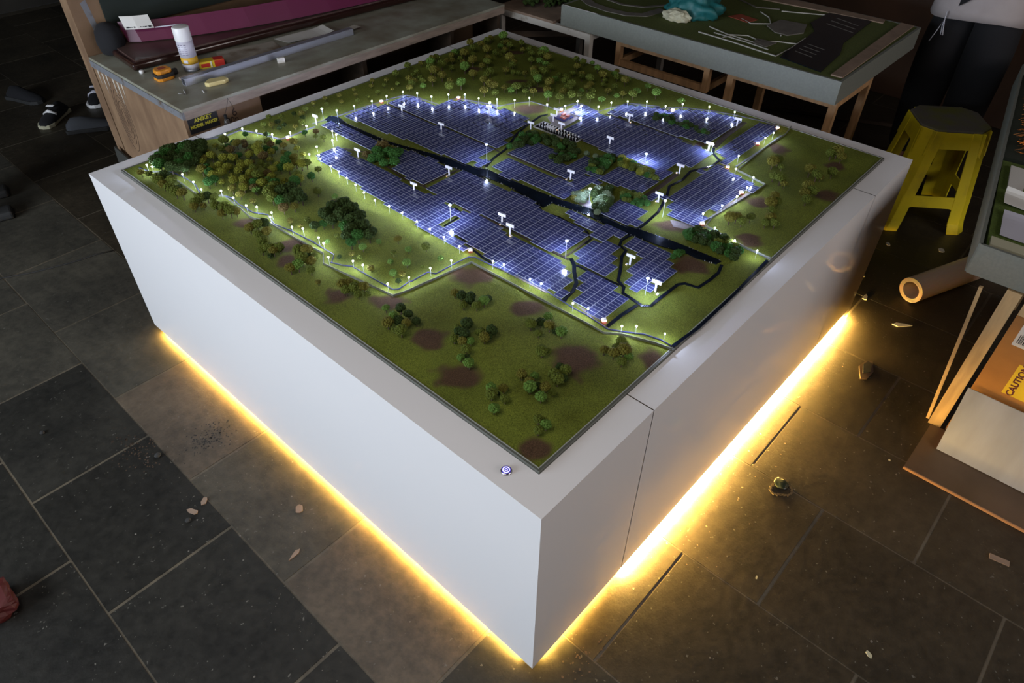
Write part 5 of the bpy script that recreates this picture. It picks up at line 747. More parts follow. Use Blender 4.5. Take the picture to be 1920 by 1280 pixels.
def label_group(items, kindword, cat):
    """items: list of (object, x, y, tone, r). Each gets what tells it apart: colour, and its place among those of its colour in the clump"""
    by = {}
    for it in items: by.setdefault(it[3], []).append(it)
    for tone, l in by.items():
        S = sorted(l, key=lambda it: screen(it[1], it[2])[0])
        if len(S) == 1: yield S[0][0], 'only %s %s,' % (TNAME[tone], kindword); continue
        for i, it in enumerate(S):
            n = len(S)
            if i == 0: w = 'leftmost such'
            elif i == n-1: w = 'rightmost such'
            elif n == 3: w = 'middle such'
            elif i < 12: w = ORD[i] + ' such from left'
            elif n-1-i < 12: w = ORD[n-1-i] + ' such from right'
            else: w = ORD[min(i, 23)] + ' such from left'
            yield it[0], '%s %s, %s,' % (TNAME[tone], kindword, w)
def grow(tuples, kind):
    groups = {}
    for g, x, y, r, tone in tuples: groups.setdefault(g, []).append((place_tree(x, y, r, tone, kind), x, y, tone, r))
    for g, items in groups.items():
        for o, lb in label_group(items, 'tree' if kind == 'tree' else 'shrub', kind):
            o['label'] = lb + ' ' + GDESC[g]; o['category'] = 'tree' if kind == 'tree' else 'shrub'; o['group'] = GDESC[g]
grow(keep, 'tree')
mb = MB(); mlist = [M['leaf%d' % k] for k in sorted(TONES)] + [M['trunk']]
for g, x, y, r, tone in rest:
    v, f = CR[('lo', random.randrange(4))]; zc = ZB + r*1.5; mb.cur = sorted(TONES).index(tone)
    mb.add([(x + a*r, y + b*r, zc + c*r*.85) for a, b, c in v], f); mb.cur = len(mlist)-1; mb.tube([(x, y, ZB-.001), (x, y, zc)], r*.07, 4)
o = mb.build('distant_trees', mlist, recalc=False); tag(o, 'many small olive trees filling the back slopes of the model', 'trees', 'back slope woods', 'stuff')
grow([(g, *t) for g, l in SHRUBS.items() for t in l], 'shrub')
# ------------------------------------------------------------------ workbench at the back left
TZ = 0.72; BXa, BXb, BYa, BYb = 0.41, 2.16, 2.104, 2.88
b = empty('workbench', (BXa, BYa, FZ), 'long worn workbench with plywood end panel standing behind the plinth on the left', 'workbench')
def at(o, p): o.location = (-p.location.x, -p.location.y, -p.location.z); return o
at(MB().box(BXa-.004, BYa-.006, TZ-.012, BXb, BYb, TZ).build('worktop', M['bench_top'], b, bevel=.002), b)
at(MB().box(BXa-.006, BYa-.004, TZ-.040, BXa+.004, BYb, TZ-.012).build('end_lipping', M['grey_lip'], b), b)
at(MB().box(BXa+.004, BYa-.004, TZ-.044, BXb, BYa+.012, TZ-.012).build('front_lipping', M['pale_wood'], b), b)
at(MB().box(BXa, BYa+.012, FZ, BXa+.018, BYb, TZ-.012).build('end_panel', M['plywood'], b), b)
at(MB().box(BXa+.018, BYa+.014, FZ, 0.735, BYa+.03, TZ-.012).build('front_panel', M['plywood'], b), b)
at(MB().box(0.735, BYa+.20, FZ, BXb-.02, BYa+.215, TZ-.012).build('inner_panel', M['ply_inner'], b), b)
at(MB().box(BXa+.018, BYb-.02, FZ, BXb, BYb, TZ-.012).build('back_panel', M['ply_inner'], b), b)
for x in (1.26, 1.80, 2.13): at(MB().box(x, BYa+.02, FZ, x+.022, BYa+.2, TZ-.012).build('divider', M['ply_dark'], b), b)
# concentric knot pattern pencilled on the end panel
kn = mat('pencil_rings', (0.05, 0.025, 0.015), rough=.8)
mb = MB()
for rr_ in (.03, .055, .075, .095, .12):
    mb.tube([(BXa-.0005, 2.72 + rr_*.55*math.cos(t), .50 + rr_*1.3*math.sin(t)) for t in [k*PI/14 for k in range(-6, 22)]], .0009, 4)
at(mb.build('ring_marks', kn, b), b)
glue = mat('glue_white', (.5, .45, .38), rough=.6)
for y, z, l in ((2.84, .66, .05), (2.80, .65, .07), (2.76, .66, .05), (2.70, .655, .06), (2.66, .65, .09), (2.62, .66, .05), (2.42, .33, .0)):
    if l: mb = MB(); mb.add([(BXa-.001, y-.008, z+.02), (BXa-.001, y+.008, z+.02), (BXa-.001, y+.003, z-l), (BXa+.002, y, z)], [(0,1,2),(0,3,1),(1,3,2),(2,3,0)]); at(mb.build('glue_drip', glue, b), b)
mb = MB(); mb.add([(BXa-.001, 2.30, .46), (BXa-.001, 2.29, .45), (BXa-.001, 2.23, .41), (BXa+.001, 2.27, .44)], [(0,1,2),(0,3,1),(1,3,2),(2,3,0)])
at(mb.build('scratch', glue, b), b)
yf = BYa + .0135
ink = mat('marker_ink', (0.03, 0.015, 0.01), rough=.8)
for s, x, z, sz in (('6', .615, .640, .045), ('80n', .60, .612, .036)):
    t = text('handwriting', s, ink, b, frame((x-b.location.x, yf-b.location.y, z-b.location.z), (1, 0, 0), (0, 0, 1)), sz)
# maker's sign
sg = empty('maker_sign', (0.484, yf, 0.645), 'small black sign with yellow lettering on the plywood front of the workbench', 'sign')
at(MB().box(.422, yf-.003, .612, .545, yf, .676).build('plate', M['black'], sg, bevel=.004), sg)
yl = mat('yellow_letters', (.55, .50, .04), rough=.6)
text('lettering', 'ANIKET', yl, sg, frame((0, -.0036, .014), (1, 0, 0), (0, 0, 1)), .021, bold=.0006)
text('lettering', 'MODEL MAKER', yl, sg, frame((0, -.0036, -.008), (1, 0, 0), (0, 0, 1)), .0165, bold=.0006)
# bulb hanging on a loop of wire
hb = empty('hanging_bulb', (.568, yf-.014, .60), 'small clear bulb hanging on a thin wire loop right of the black sign', 'bulb')
MB().lathe([(.001, .0), (.008, .003), (.0125, .012), (.010, .024), (.006, .033)], seg=20).build('glass_bulb', M['glass'], hb, smooth=True)
MB().lathe([(.0062, .032), (.0062, .048), (.003, .050)], seg=14).build('socket', M['black'], hb)
MB().tube([(0, 0, .05), (.01, -.008, .075), (.018, -.0125, .1), (.022, -.010, .112)], .0009, 5).build('wire', M['rubber'], hb)
MB().tube([(.022, -.010, .112), (.028, -.0125, .095), (.035, -.0125, .07)], .0009, 5).build('wire', M['rubber'], hb)
# things on the bench
sc = empty('spray_can', (.636, 2.432, TZ), 'white aerosol can with amber band standing on the workbench', 'spray can')
MB().lathe([(.029, 0), (.0315, .003), (.0315, .010)], seg=32).build('base_ring', M['alu'], sc, smooth=True)
MB().lathe([(.0318, .010), (.0318, .030)], seg=32).build('lower_label', M['whitish'], sc, smooth=True)
MB().lathe([(.0321, .030), (.0321, .056)], seg=32).build('amber_band', M['amber'], sc, smooth=True)
MB().lathe([(.0318, .056), (.0318, .118)], seg=32).build('label', M['whitish'], sc, smooth=True)
MB().lathe([(.0325, .118), (.0325, .166), (.030, .170), (.001, .170)], seg=32).build('cap', M['white'], sc, smooth=True, bevel=.001)
prt = mat('label_print', (.18, .16, .24), rough=.5)
cdir = Vector((-.80, -.60, 0)); side = Vector((.60, -.80, 0))
for zz, ww in ((.106, .016), (.098, .012), (.090, .018), (.083, .018), (.076, .016), (.069, .018)):
    for s in (-1, 0, 1):
        d = (cdir + side*s*.42).normalized(); t_ = Vector((-d.y, d.x, 0))
        MB().obox(Vector((0, 0, zz)) + d*.0319, t_, d, (0,0,1), ww*.28, .0003, .0008 if zz < .1 else .0018).build('label_line', prt, sc)
MB().obox(Vector((0, 0, .042)) + cdir*.0322, side, cdir, (0,0,1), .009, .0004, .006).build('label_patch', M['whitish'], sc)
tm = empty('tape_measure', (.512, 2.425, TZ), 'orange and black tape measure lying on the workbench near its corner', 'tape measure')
MB().prism([(-.036, -.026), (-.022, -.034), (.026, -.032), (.036, -.018), (.032, .022), (.010, .034), (-.024, .030), (-.036, .012)], 0, .014).build('lower_case', M['orange'], tm, bevel=.004, seg=3)
MB().prism([(-.038, -.027), (-.022, -.036), (.028, -.034), (.038, -.018), (.034, .024), (.010, .036), (-.024, .032), (-.038, .012)], .013, .026).build('grip_band', M['rubber'], tm, bevel=.003)
MB().prism([(-.033, -.023), (-.020, -.030), (.022, -.028), (.031, -.016), (.028, .018), (.008, .028), (-.020, .026), (-.032, .010)], .025, .042).build('upper_case', M['orange'], tm, bevel=.005, seg=3)
MB().prism([(-.018, -.014), (.014, -.012), (.012, .012), (-.014, .012)], .042, .0425).build('face_label', M['brick'], tm)
MB().obox((.048, .012, .012), (1, .1, 0), (-.1, 1, 0), (0, 0, 1), .014, .007, .010).build('clip', M['rubber'], tm)
gb = empty('adhesive_box', (.712, 2.415, TZ), 'small yellow and red glue carton beside the spray can', 'carton', rz=-.32)
MB().box(-.052, -.022, 0, .052, .022, .026).build('carton', M['yellow'], gb, bevel=.001)
MB().box(-.042, -.0226, .005, -.008, -.0218, .019).build('red_panel', M['red'], gb); MB().box(.012, -.0228, .001, .052, -.0218, .0255).build('red_panel', M['red'], gb)
MB().box(.012, -.020, .0255, .052, .020, .0264).build('red_panel', M['red'], gb); MB().box(-.004, -.0230, .002, .001, -.0218, .024).build('white_rule', M['white'], gb)
fb = tag(MB().prism([(.580, 2.232), (.588, 2.214), (.652, 2.202), (.672, 2.212), (.668, 2.238), (.612, 2.258)], TZ, TZ+.016).build('foam_block', M['foam_yellow'], bevel=.003), 'pale yellow foam block on the bench in front of the metal tube', 'foam block')
def sqtube(a, b_, w, t=.0025):
    a = Vector(a); b_ = Vector(b_); d = (b_-a).normalized(); s = d.cross(Vector((0, 0, 1))).normalized(); u = s.cross(d); c = (a+b_)/2; L = (b_-a).length/2; mb = MB()
    for v, hw, hh in ((u*(w/2-t/2), w/2, t/2), (-u*(w/2-t/2), w/2, t/2)): mb.obox(c+v, d, s, u, L, hw, hh)
    for v in (s*(w/2-t/2), -s*(w/2-t/2)): mb.obox(c+v, d, s, u, L, t/2, w/2-t)
    return mb
tag(sqtube((.530, 2.300, TZ+.014), (1.35, 2.30, TZ+.014), .028).build('metal_tube', M['alu'], bevel=.0006), 'square grey aluminium tube with open end lying along the bench', 'metal tube')
def sheet(name, corners, m, label, cat, z, curl=.0, thick=.0008, n=8):
    a, b_, c, d = [Vector(p) for p in corners]; mb = MB(); N_ = n + 1; top = []
    for j in range(N_):
        for i in range(N_):
            u, v = i/n, j/n; p = (a*(1-u)+b_*u)*(1-v) + (d*(1-u)+c*u)*v
            zz = z + curl*(max(0, u-.7)**2*8 + max(0, .25-v)**2*6) + .0004*math.sin(7*u+5*v); top.append((p.x, p.y, zz))
    vs = [(x, y, zz+thick) for x, y, zz in top] + top; fs = []
    K = N_*N_
    for j in range(n):
        for i in range(n):
            q = j*N_+i; fs.append((q, q+1, q+N_+1, q+N_)); fs.append((K+q, K+q+N_, K+q+N_+1, K+q+1))
    for i in range(n):
        fs.append((i, K+i, K+i+1, i+1)); q = n*N_+i; fs.append((q, q+1, K+q+1, K+q)); q = i*N_; fs.append((q, q+N_, K+q+N_, K+q)); q = i*N_+n; fs.append((q, K+q, K+q+N_, q+N_))
    return tag(mb.add(vs, fs).build(name, m, smooth=False), label, cat)
sheet('paper_sheet', [(.765, 2.395), (1.02, 2.325), (1.05, 2.48), (.80, 2.535)], M['paper_tan'], 'stained tan paper sheet flat on the bench behind the tube', 'paper', TZ+.0006)
sheet('paper_sheet', [(1.085, 2.395), (1.30, 2.36), (1.32, 2.48), (1.07, 2.50)], M['paper'], 'pale grey curled paper sheet further along the bench', 'paper', TZ+.0012, curl=.012)
sheet('paper_sheet', [(.98, 2.322), (1.42, 2.322), (1.42, 2.37), (1.06, 2.385)], M['paper_tan'], 'narrow crumpled paper strip along the metal tube', 'paper', TZ+.004, curl=.008)
tag(MB().obox((.93, 2.235, TZ+.010), (1, -.3, 0), (.3, 1, 0), (0, 0, 1), .014, .006, .010).build('plaster_chip', M['paper']), 'small pale chip standing in front of the metal tube', 'chip')
tag(MB().obox((.575, 2.365, TZ+.006), (1, .1, 0), (-.1, 1, 0), (0, 0, 1), .030, .006, .005).build('wood_offcut', M['pale_wood']), 'small pale offcut lying between tape measure and can', 'offcut')
tag(MB().lathe([(.010, 0), (.010, .010), (.006, .012)], c=(.478, 2.545, TZ), seg=16).build('white_bottle_cap', M['white'], smooth=True), 'small white round cap before the mahogany base corner', 'cap')
tag(MB().tube([(.474, 2.245, TZ+.002), (.490, 2.215, TZ+.002), (.505, 2.262, TZ+.002)], .0016, 5).build('wire_scrap', M['white'], smooth=True), 'bent white wire scrap on the near bench corner', 'wire scrap')
tag(MB().tube([(.545, 2.178, TZ+.002), (.552, 2.205, TZ+.003)], .0016, 5).build('wire_scrap', M['white'], smooth=True), 'short straight white wire scrap at the front bench edge', 'wire scrap')
# mahogany display base with its drawer-like step
mh = empty('mahogany_base', (.461, 2.571, TZ), 'dark glossy mahogany display base lying on the back of the workbench', 'display base', rz=-.075)
MB().box(0, 0, .002, 1.62, .27, .032).build('plinth_moulding', M['mahogany'], mh, bevel=.010, seg=4)
MB().box(.02, .014, .031, 1.60, .256, .038).build('dusty_top', M['mahogany_dusty'], mh)
MB().lathe([(.010, 0), (.010, .012), (.006, .016)], c=(.50, .10, .038), seg=16).build('brass_knob', M['brass'], mh, smooth=True)
# curved magenta sheet standing on edge on the base, a paper hooked over its near end
MP = [(.560, 2.800), (.60, 2.765), (.70, 2.715), (.85, 2.655), (1.03, 2.597), (1.22, 2.553), (1.41, 2.520), (1.65, 2.490), (1.90, 2.470)]
def standing(pts, z0, z1, lean, t=.003):
    mb = MB(); n = len(pts)
    for x, y in pts: mb.v += [(x, y, z0), (x, y + t, z0), (x - lean*.2, y + lean, z1), (x - lean*.2, y + lean + t, z1)]
    for k in range(n-1):
        a = 4*k; c = a + 4
        for q in ((a, c, c+2, a+2), (a+1, a+3, c+3, c+1), (a+2, c+2, c+3, a+3), (a, a+1, c+1, c)): mb.f.append(q); mb.mi.append(0)
    mb.f += [(0, 2, 3, 1), (4*n-4, 4*n-3, 4*n-1, 4*n-2)]; mb.mi += [0, 0]
    return mb
ms = empty('magenta_sheet', (1.0, 2.62, TZ+.04), 'long magenta sheet standing on edge on the mahogany base', 'sheet')
at(standing(MP, TZ+.042, TZ+.118, .035).build('sheet', M['magenta'], ms), ms)
at(standing([(.560, 2.790), (.60, 2.755), (.655, 2.728)], TZ+.095, TZ+.145, .018, .001).build('paper_note', M['paper'], ms), ms)
mb = MB(); dd = Vector((.095, -.062, 0)).normalized()
for u, s_ in ((.08, .5), (.16, .25), (.24, .2), (.34, .5), (.46, .25), (.54, .3), (.64, .2), (.72, .3), (.86, .6)):
    p = Vector((.562, 2.7885, TZ+.103)) + dd*.112*u; mb.obox(p + Vector((-.002, -.002, 0)), dd, (0, .3, 1), (.6, 1, -.3), .0045*(.5+s_), .0050*s_, .0010)
at(mb.build('printed_marks', M['black'], ms), ms)
at(standing([(.66, 2.733), (.76, 2.688)], TZ+.092, TZ+.096, .0015, .001).build('white_print_line', M['whitish'], ms), ms)
def quad_slab(P, t=.003):
    P = [Vector(p) for p in P]; n = (P[1]-P[0]).cross(P[3]-P[0]).normalized()*t
    return MB().add(P + [p - n for p in P], [(0,1,2,3),(7,6,5,4),(0,4,5,1),(1,5,6,2),(2,6,7,3),(3,7,4,0)])
# bag and plywood carcass behind the bench
bgm = MB(); 
prof = [(.02, 0), (.075, .01), (.088, .06), (.080, .12), (.05, .155), (.012, .165)]
bgm.lathe(prof, seg=18); o = bgm.build('dark_bag', M['trouser'], loc=(.505, 2.845, TZ+.0), smooth=True); o.scale = (.62, .8, .75); tag(o, 'dark blue black cloth bag slumped on the back bench corner', 'bag')
cb = empty('plywood_cabinet', (.3, 3.3, FZ), 'tall old plywood cabinet side standing behind the workbench at top left', 'cabinet')
at(MB().box(.41, 2.892, FZ, 2.3, 2.975, 1.30).build('carcass', M['plywood'], cb), cb)
at(MB().box(.405, 2.888, 1.30, 2.3, 2.98, 1.32).build('top', M['ply_dark'], cb), cb)
tag(quad_slab([(.475, 2.8915, .78), (.495, 2.8915, .79), (.480, 2.8915, .93), (.455, 2.8915, .92)], .002).build('tape_strip', M['grey_lip']), 'pale torn tape strip stuck on the plywood cabinet edge', 'tape')
tag(quad_slab([(.53, 2.885, .80), (2.2, 2.885, .80), (2.2, 2.885, 1.28), (.53, 2.885, 1.28)], .005).build('dark_cloth', mat('dark_green_cloth', (.018, .026, .022), rough=.9)), 'dark green cloth hanging behind the magenta sheet', 'cloth')
lean = [fl(.742, 4.165), fl(.553, 3.413)]
tag(quad_slab([(.36, 2.94, FZ+.002), (.395, 2.40, FZ+.002), (.398, 2.40, .20), (.385, 2.94, .30)], .008).build('hardboard_offcut', mat('dark_hardboard', (.03, .03, .025), rough=.7)), 'dark hardboard offcut leaning against the end of the workbench', 'hardboard')

# ------------------------------------------------------------------ shoes and person at the left
def shoe(x, y, rz, L, mu, ms_, label, accent=None, sandal=False):
    x, y = fl(x, y); r = empty('shoe', (x, y, FZ), label, 'shoe', 'shoes left on the floor', rz)
    out = [(-.5, -.14), (-.46, -.19), (-.2, -.17), (.1, -.19), (.32, -.20), (.47, -.12), (.5, 0), (.46, .12), (.32, .17), (.1, .15), (-.2, .14), (-.46, .16), (-.5, .10)]
    MB().prism([(a*L, b_*L) for a, b_ in out], 0, .022).build('sole', M[ms_], r, bevel=.004)
    mb = MB(); rings = []
    secs = [(-.47, .12, .10, .9), (-.35, .15, .22, 1), (-.15, .15, .23, 1), (.05, .155, .17, 1), (.25, .165, .12, 1), (.4, .13, .08, 1), (.48, .06, .04, 1)]
    n = 10
    for s, w, h, k in secs:
        for i in range(n):
            a = PI*i/(n-1); mb.v.append((s*L, math.cos(a)*w*L, .02 + math.sin(a)**.8*h*L*(.55 if sandal else 1)))
    for i in range(len(secs)-1):
        for j in range(n-1): mb.f.append((i*n+j, i*n+j+1, (i+1)*n+j+1, (i+1)*n+j)); mb.mi.append(0)
    mb.f.append(tuple(range(n))); mb.f.append(tuple(range((len(secs)-1)*n, len(secs)*n))[::-1]); mb.mi += [0, 0]
    mb.build('upper', M[mu], r, smooth=True)
    if accent:
        MB().tube([(.02*L, -.155*L, .03), (.06*L, -.13*L, .045), (.10*L, 0, .026+.16*L), (.06*L, .13*L, .045)], .010, 6).build('strap', M[accent], r, smooth=True)
        for k in range(3): MB().tube([(-.02*L-.03*L*k, -.08*L, .03+.20*L), (-.02*L-.03*L*k, .08*L, .03+.20*L)], .003, 5).build('lace', M[accent], r)
    return r
shoe(.50, 4.20, -2.4, .27, 'trouser', 'cream', 'dark sneaker with pale toe and sole, leftmost of the floor shoes', accent='white')
shoe(.80, 4.30, -2.1, .27, 'trouser', 'white', 'dark and white sneaker turned beside the hardboard offcut', accent='whitish')
shoe(.60, 3.92, -.5, .27, 'denim', 'rubber', 'flat grey slip-on shoe, nearest of the floor shoes')
shoe(.50, 4.62, -1.2, .27, 'trouser', 'rubber', 'black shoe furthest back beside the bench end')
def skin_person(name, joints, edges, m, parent, root_i=0, sub=2, branch=None):
    me = bpy.data.meshes.new(name); me.from_pydata([j[:3] for j in joints], edges, []); me.materials.append(m)
    o = bpy.data.objects.new(name, me); COL.objects.link(o)
    if parent: o.parent = parent
    md = o.modifiers.new('skin', 'SKIN'); md.use_smooth_shade = True
    for i, j in enumerate(joints):
        sv = me.skin_vertices[0].data[i]; sv.radius = (j[3], j[4] if len(j) > 4 else j[3]); sv.use_root = (i == root_i)
    s = o.modifiers.new('sub', 'SUBSURF'); s.levels = sub; s.render_levels = sub
    return o
def person(loc, rz, label, top, trousers, hem=.80, cut=True, barefoot=False):
    r = empty('person', loc, label, 'person', rz=rz)
    # local frame: facing -x, left/right along y, z from the feet
    J = [(0, 0, .95, .14, .11), (0, 0, 1.12, .13, .10), (0, 0, 1.30, .16, .11), (0, 0, 1.44, .13, .08), (-.01, 0, 1.52, .055, .055), (-.01, 0, 1.60, .07, .08), (-.01, 0, 1.68, .08, .095), (-.01, 0, 1.75, .05, .06)]
    E = [(0,1),(1,2),(2,3),(3,4),(4,5),(5,6),(6,7)]
    for s in (-1, 1):
        k = len(J); J += [(0, s*.10, .86, .088), (-.01, s*.11, .66, .078), (-.02, s*.115, .48, .055), (.0, s*.115, .28, .052), (.01, s*.115, .09, .036), (-.05, s*.115, .035, .032), (-.15, s*.125, .022, .022)]
        E += [(0, k), (k, k+1), (k+1, k+2), (k+2, k+3), (k+3, k+4), (k+4, k+5), (k+5, k+6)]
        k = len(J); J += [(.0, s*.19, 1.40, .055), (.01, s*.24, 1.16, .044), (-.17, s*.17, 1.20, .032), (-.23, s*.14, 1.22, .030)]
        E += [(3, k), (k, k+1), (k+1, k+2), (k+2, k+3)]
        for q, (dy, L) in enumerate(((-.024, .075), (-.008, .085), (.008, .08), (.024, .065))):
            f = len(J); J += [(-.26, s*.13+dy, 1.225, .0085), (-.26 - L*.5, s*.12+dy, 1.23, .008), (-.26 - L*.8, s*.11+dy, 1.21, .007)]; E += [(k+3, f), (f, f+1), (f+1, f+2)]
        f = len(J); J += [(-.25, s*.105, 1.235, .010), (-.285, s*.085, 1.25, .009)]; E += [(k+3, f), (f, f+1)]
    skin_person('body', J, E, M['skin'], r)
    # face and hair
    mb = MB(); mb.lathe([(.001, 1.80), (.05, 1.79), (.088, 1.74), (.098, 1.68), (.092, 1.63)], c=(.012, 0, 0), seg=20); mb.build('hair', M['hair'], r, smooth=True)
    mb = MB(); mb.tube([(-.095, 0, 1.685), (-.118, 0, 1.655), (-.105, 0, 1.648)], [.008, .012, .010], 8); mb.build('nose', M['skin'], r, smooth=True)
    for s in (-1, 1):
        MB().tube([(-.088, s*.033-.004, 1.685), (-.093, s*.033, 1.685), (-.09, s*.033+.004, 1.685)], .007, 8).build('eye', M['black'], r, smooth=True)
        MB().tube([(.0, s*.082, 1.70), (.0, s*.092, 1.685), (.0, s*.084, 1.655)], .010, 8).build('ear', M['skin'], r, smooth=True)
    MB().tube([(-.094, -.024, 1.622), (-.103, 0, 1.620), (-.094, .024, 1.622)], .005, 6).build('mouth', M['brick'], r, smooth=True)
    # trousers
    J = [(0, 0, .96, .120, .095)]; E = []
    for s in (-1, 1):
        k = len(J); J += [(0, s*.09, .84, .108), (-.01, s*.104, .66, .115), (-.02, s*.105, .46, .108), (.0, s*.108, .26, .098), (.008, s*.12, .075, .074)]; E += [(0, k)] + [(k+i, k+i+1) for i in range(4)]
    skin_person('trousers', J, E, M[trousers], r)
    # shirt: a loose shell, closed, with a hem that hangs below the hips
    n = 28; mb = MB(); secs = [(hem, .225, .175), (hem+.05, .222, .172), (hem+.2, .20, .155), (1.2, .195, .15), (1.36, .215, .14), (1.46, .16, .10), (1.50, .07, .065)]
    for z, wy, wx in secs:
        for i in range(n):
            a = 2*PI*i/n; wob = 1 + .025*math.sin(5*a + z*9); mb.v.append((math.cos(a)*wx*wob, math.sin(a)*wy*wob, z + (.018*math.sin(2*a+.6) if z == hem else 0)))
    for i in range(len(secs)-1):
        for k in range(n): mb.f.append((i*n+k, i*n+(k+1) % n, (i+1)*n+(k+1) % n, (i+1)*n+k)); mb.mi.append(0)
    mb.f.append(tuple(range(n))[::-1]); mb.mi.append(0)
    mb.build('shirt', M[top], r, smooth=True)
    for s in (-1, 1): MB().tube([(0, s*.14, 1.43), (.0, s*.20, 1.38), (.01, s*.235, 1.20), (.0, s*.24, 1.12)], [.06, .075, .066, .066], 12).build('sleeve', M[top], r, smooth=True)
    for s in (-1, 1): MB().obox((-.06, s*.12, .022), (1, 0, 0), (0, 1, 0), (0, 0, 1), .135, .046, .020).build('sandal' if barefoot else 'shoe', M['rubber'], r, bevel=.014, seg=3)
    return r
p1 = person((3.42, .23, FZ), -.15, 'person in black trousers and white shirt standing behind the yellow stool', 'shirt', 'trouser', hem=.80)
MB().tube([(-.180, .085, .83), (-.186, .080, .80), (-.196, .066, .76), (-.196, .058, .735), (-.192, .070, .735), (-.190, .078, .77), (-.187, .080, .80), (-.192, .094, .74), (-.196, .108, .695)], .0022, 5).build('drawstring', M['string'], p1, smooth=True)
mb = MB(); nn = 9
for j_ in range(nn):
    for i_ in range(nn):
        u_, v_ = i_/(nn-1), j_/(nn-1); yy = .045 - .21*u_*v_; zz = .862 + .03*u_*v_ + v_*.15
        rx, ry = .178, .226; mb.v.append((-rx*math.sqrt(max(0, 1-(yy/ry)**2))*1.04 - .002, yy, zz))
for j_ in range(nn-1):
    for i_ in range(nn-1): q_ = j_*nn+i_; mb.f.append((q_, q_+1, q_+nn+1, q_+nn)); mb.mi.append(0)
mb.build('dark_shirt_panel', M['trouser'], p1)
p2 = person((*fl(-.22, 3.42), FZ), PI - .25, 'person in dark clothes at the left edge with one sandalled foot showing', 'trouser', 'denim', barefoot=True)

# ------------------------------------------------------------------ grey tray model on its frames, back right
tr = empty('model_tray', (2.7, 1.1, .65), 'large grey sided tray holding a dark green site model on wooden frames', 'model tray')
X0, X1, Y0, Y1, Zt, Zb = 2.272, 3.16, .400, 3.2, .75, .655
mb = MB(); t = .012
mb.box(X0, Y0, Zb, X0+t, Y1, Zt); mb.box(X1-t, Y0, Zb, X1, Y1, Zt); mb.box(X0+t, Y0, Zb, X1-t, Y0+t, Zt); mb.box(X0+t, Y1-t, Zb, X1-t, Y1, Zt); mb.box(X0+t, Y0+t, Zb, X1-t, Y1-t, Zt-.02)
Y1c = 1.82
mb = MB(); mb.box(X0, Y0, Zb, X0+t, Y1c, Zt); mb.box(X1-t, Y0, Zb, X1, Y1c, Zt); mb.box(X0+t, Y0, Zb, X1-t, Y0+t, Zt); mb.box(X0+t, Y1c-t, Zb, X1-t, Y1c, Zt); mb.box(X0+t, Y0+t, Zb, X1-t, Y1c-t, Zt-.02)
at(mb.build('tray_box', M['tray'], tr), tr)
at(MB().box(X0+t, Y0+t, Zt-.02, X1-t, Y1c-t, Zt-.001).build('site_turf', M['turf'], tr), tr)
at(MB().prism([(2.31, .415), (3.15, .430), (3.15, .49), (2.31, .462)], Zt-.001, Zt+.004).build('kraft_strip', M['kraft'], tr), tr)
at(MB().prism([(3.09, .55), (3.14, .56), (3.14, 1.20), (3.03, 1.20)], Zt-.001, Zt+.004).build('kraft_strip', M['kraft'], tr), tr)
at(MB().prism([(2.352, .70), (2.312, .505), (2.56, .53), (2.70, .575), (3.08, .60), (3.10, .70), (3.07, .80), (2.86, .80), (2.76, .735), (2.60, .72), (2.45, .72)], Zt-.001, Zt+.0025).build('dark_pond', M['water'], tr), tr)
def tline(pts, w=.004, m='mapline', nm='kerb_line'): at(MB().ribbon(pts, w, Zt-.001, Zt+.003).build(nm, M[m], tr), tr)
tline([(2.391, 1.116), (2.38, .95), (2.36, .80), (2.352, .72)], .006)
tline([(2.352, .72), (2.48, .715), (2.646, .726)], .003)
tline([(2.488, 1.118), (2.45, 1.0), (2.50, .93), (2.47, .85), (2.52, .80), (2.55, .72)], .004)
tline([(2.43, 1.06), (2.42, .90), (2.40, .78)], .004); tline([(2.40, 1.0), (2.45, .98), (2.44, .86)], .003)
tline([(2.694, 1.068), (2.66, 1.0), (2.72, .93), (2.664, .849), (2.60, .82)], .004)
tline([(2.85, 1.05), (2.80, .98), (2.72, .93)], .003); tline([(2.93, .98), (3.02, .80)], .004); tline([(2.97, 1.25), (2.90, 1.10), (2.95, 1.0)], .008, 'mapgrey')
for k in range(3): tline([(2.86+.055*k, .60+.01*k), (2.90+.055*k, .74)], .006, 'mapgrey', 'jetty')
for k in range(4): tline([(2.44+.04*k, .60), (2.46+.04*k, .685)], .004, 'mapgrey', 'jetty')
at(MB().prism([(2.62, .80), (2.70, .76), (2.82, .80), (2.80, .92), (2.68, .93), (2.62, .86)], Zt, Zt+.004).build('grey_plot', M['mapgrey'], tr), tr)
at(MB().prism([(2.42, .80), (2.50, .79), (2.49, .88), (2.43, .87)], Zt, Zt+.003).build('grey_plot', M['mapgrey'], tr), tr)
at(MB().prism([(2.66, 1.02), (2.73, 1.00), (2.75, 1.10), (2.68, 1.13)], Zt, Zt+.002).build('orange_plot', M['brick'], tr), tr)
at(MB().ribbon([(2.55, 1.41), (2.42, 1.43), (2.372, 1.50), (2.362, 1.60), (2.38, 1.72), (2.43, 1.80)], .05, Zt-.001, Zt+.002).build('curved_path', M['mapgrey'], tr), tr)
at(MB().ribbon([(2.62, 1.44), (2.52, 1.50), (2.48, 1.60), (2.50, 1.72), (2.56, 1.80)], .018, Zt-.001, Zt+.002).build('curved_path', M['mapgrey'], tr), tr)
at(MB().ribbon([(X0+.004, 1.60), (X0+.004, 1.815)], .004, Zt, Zt+.002).build('edge_strip', M['mapline'], tr), tr)
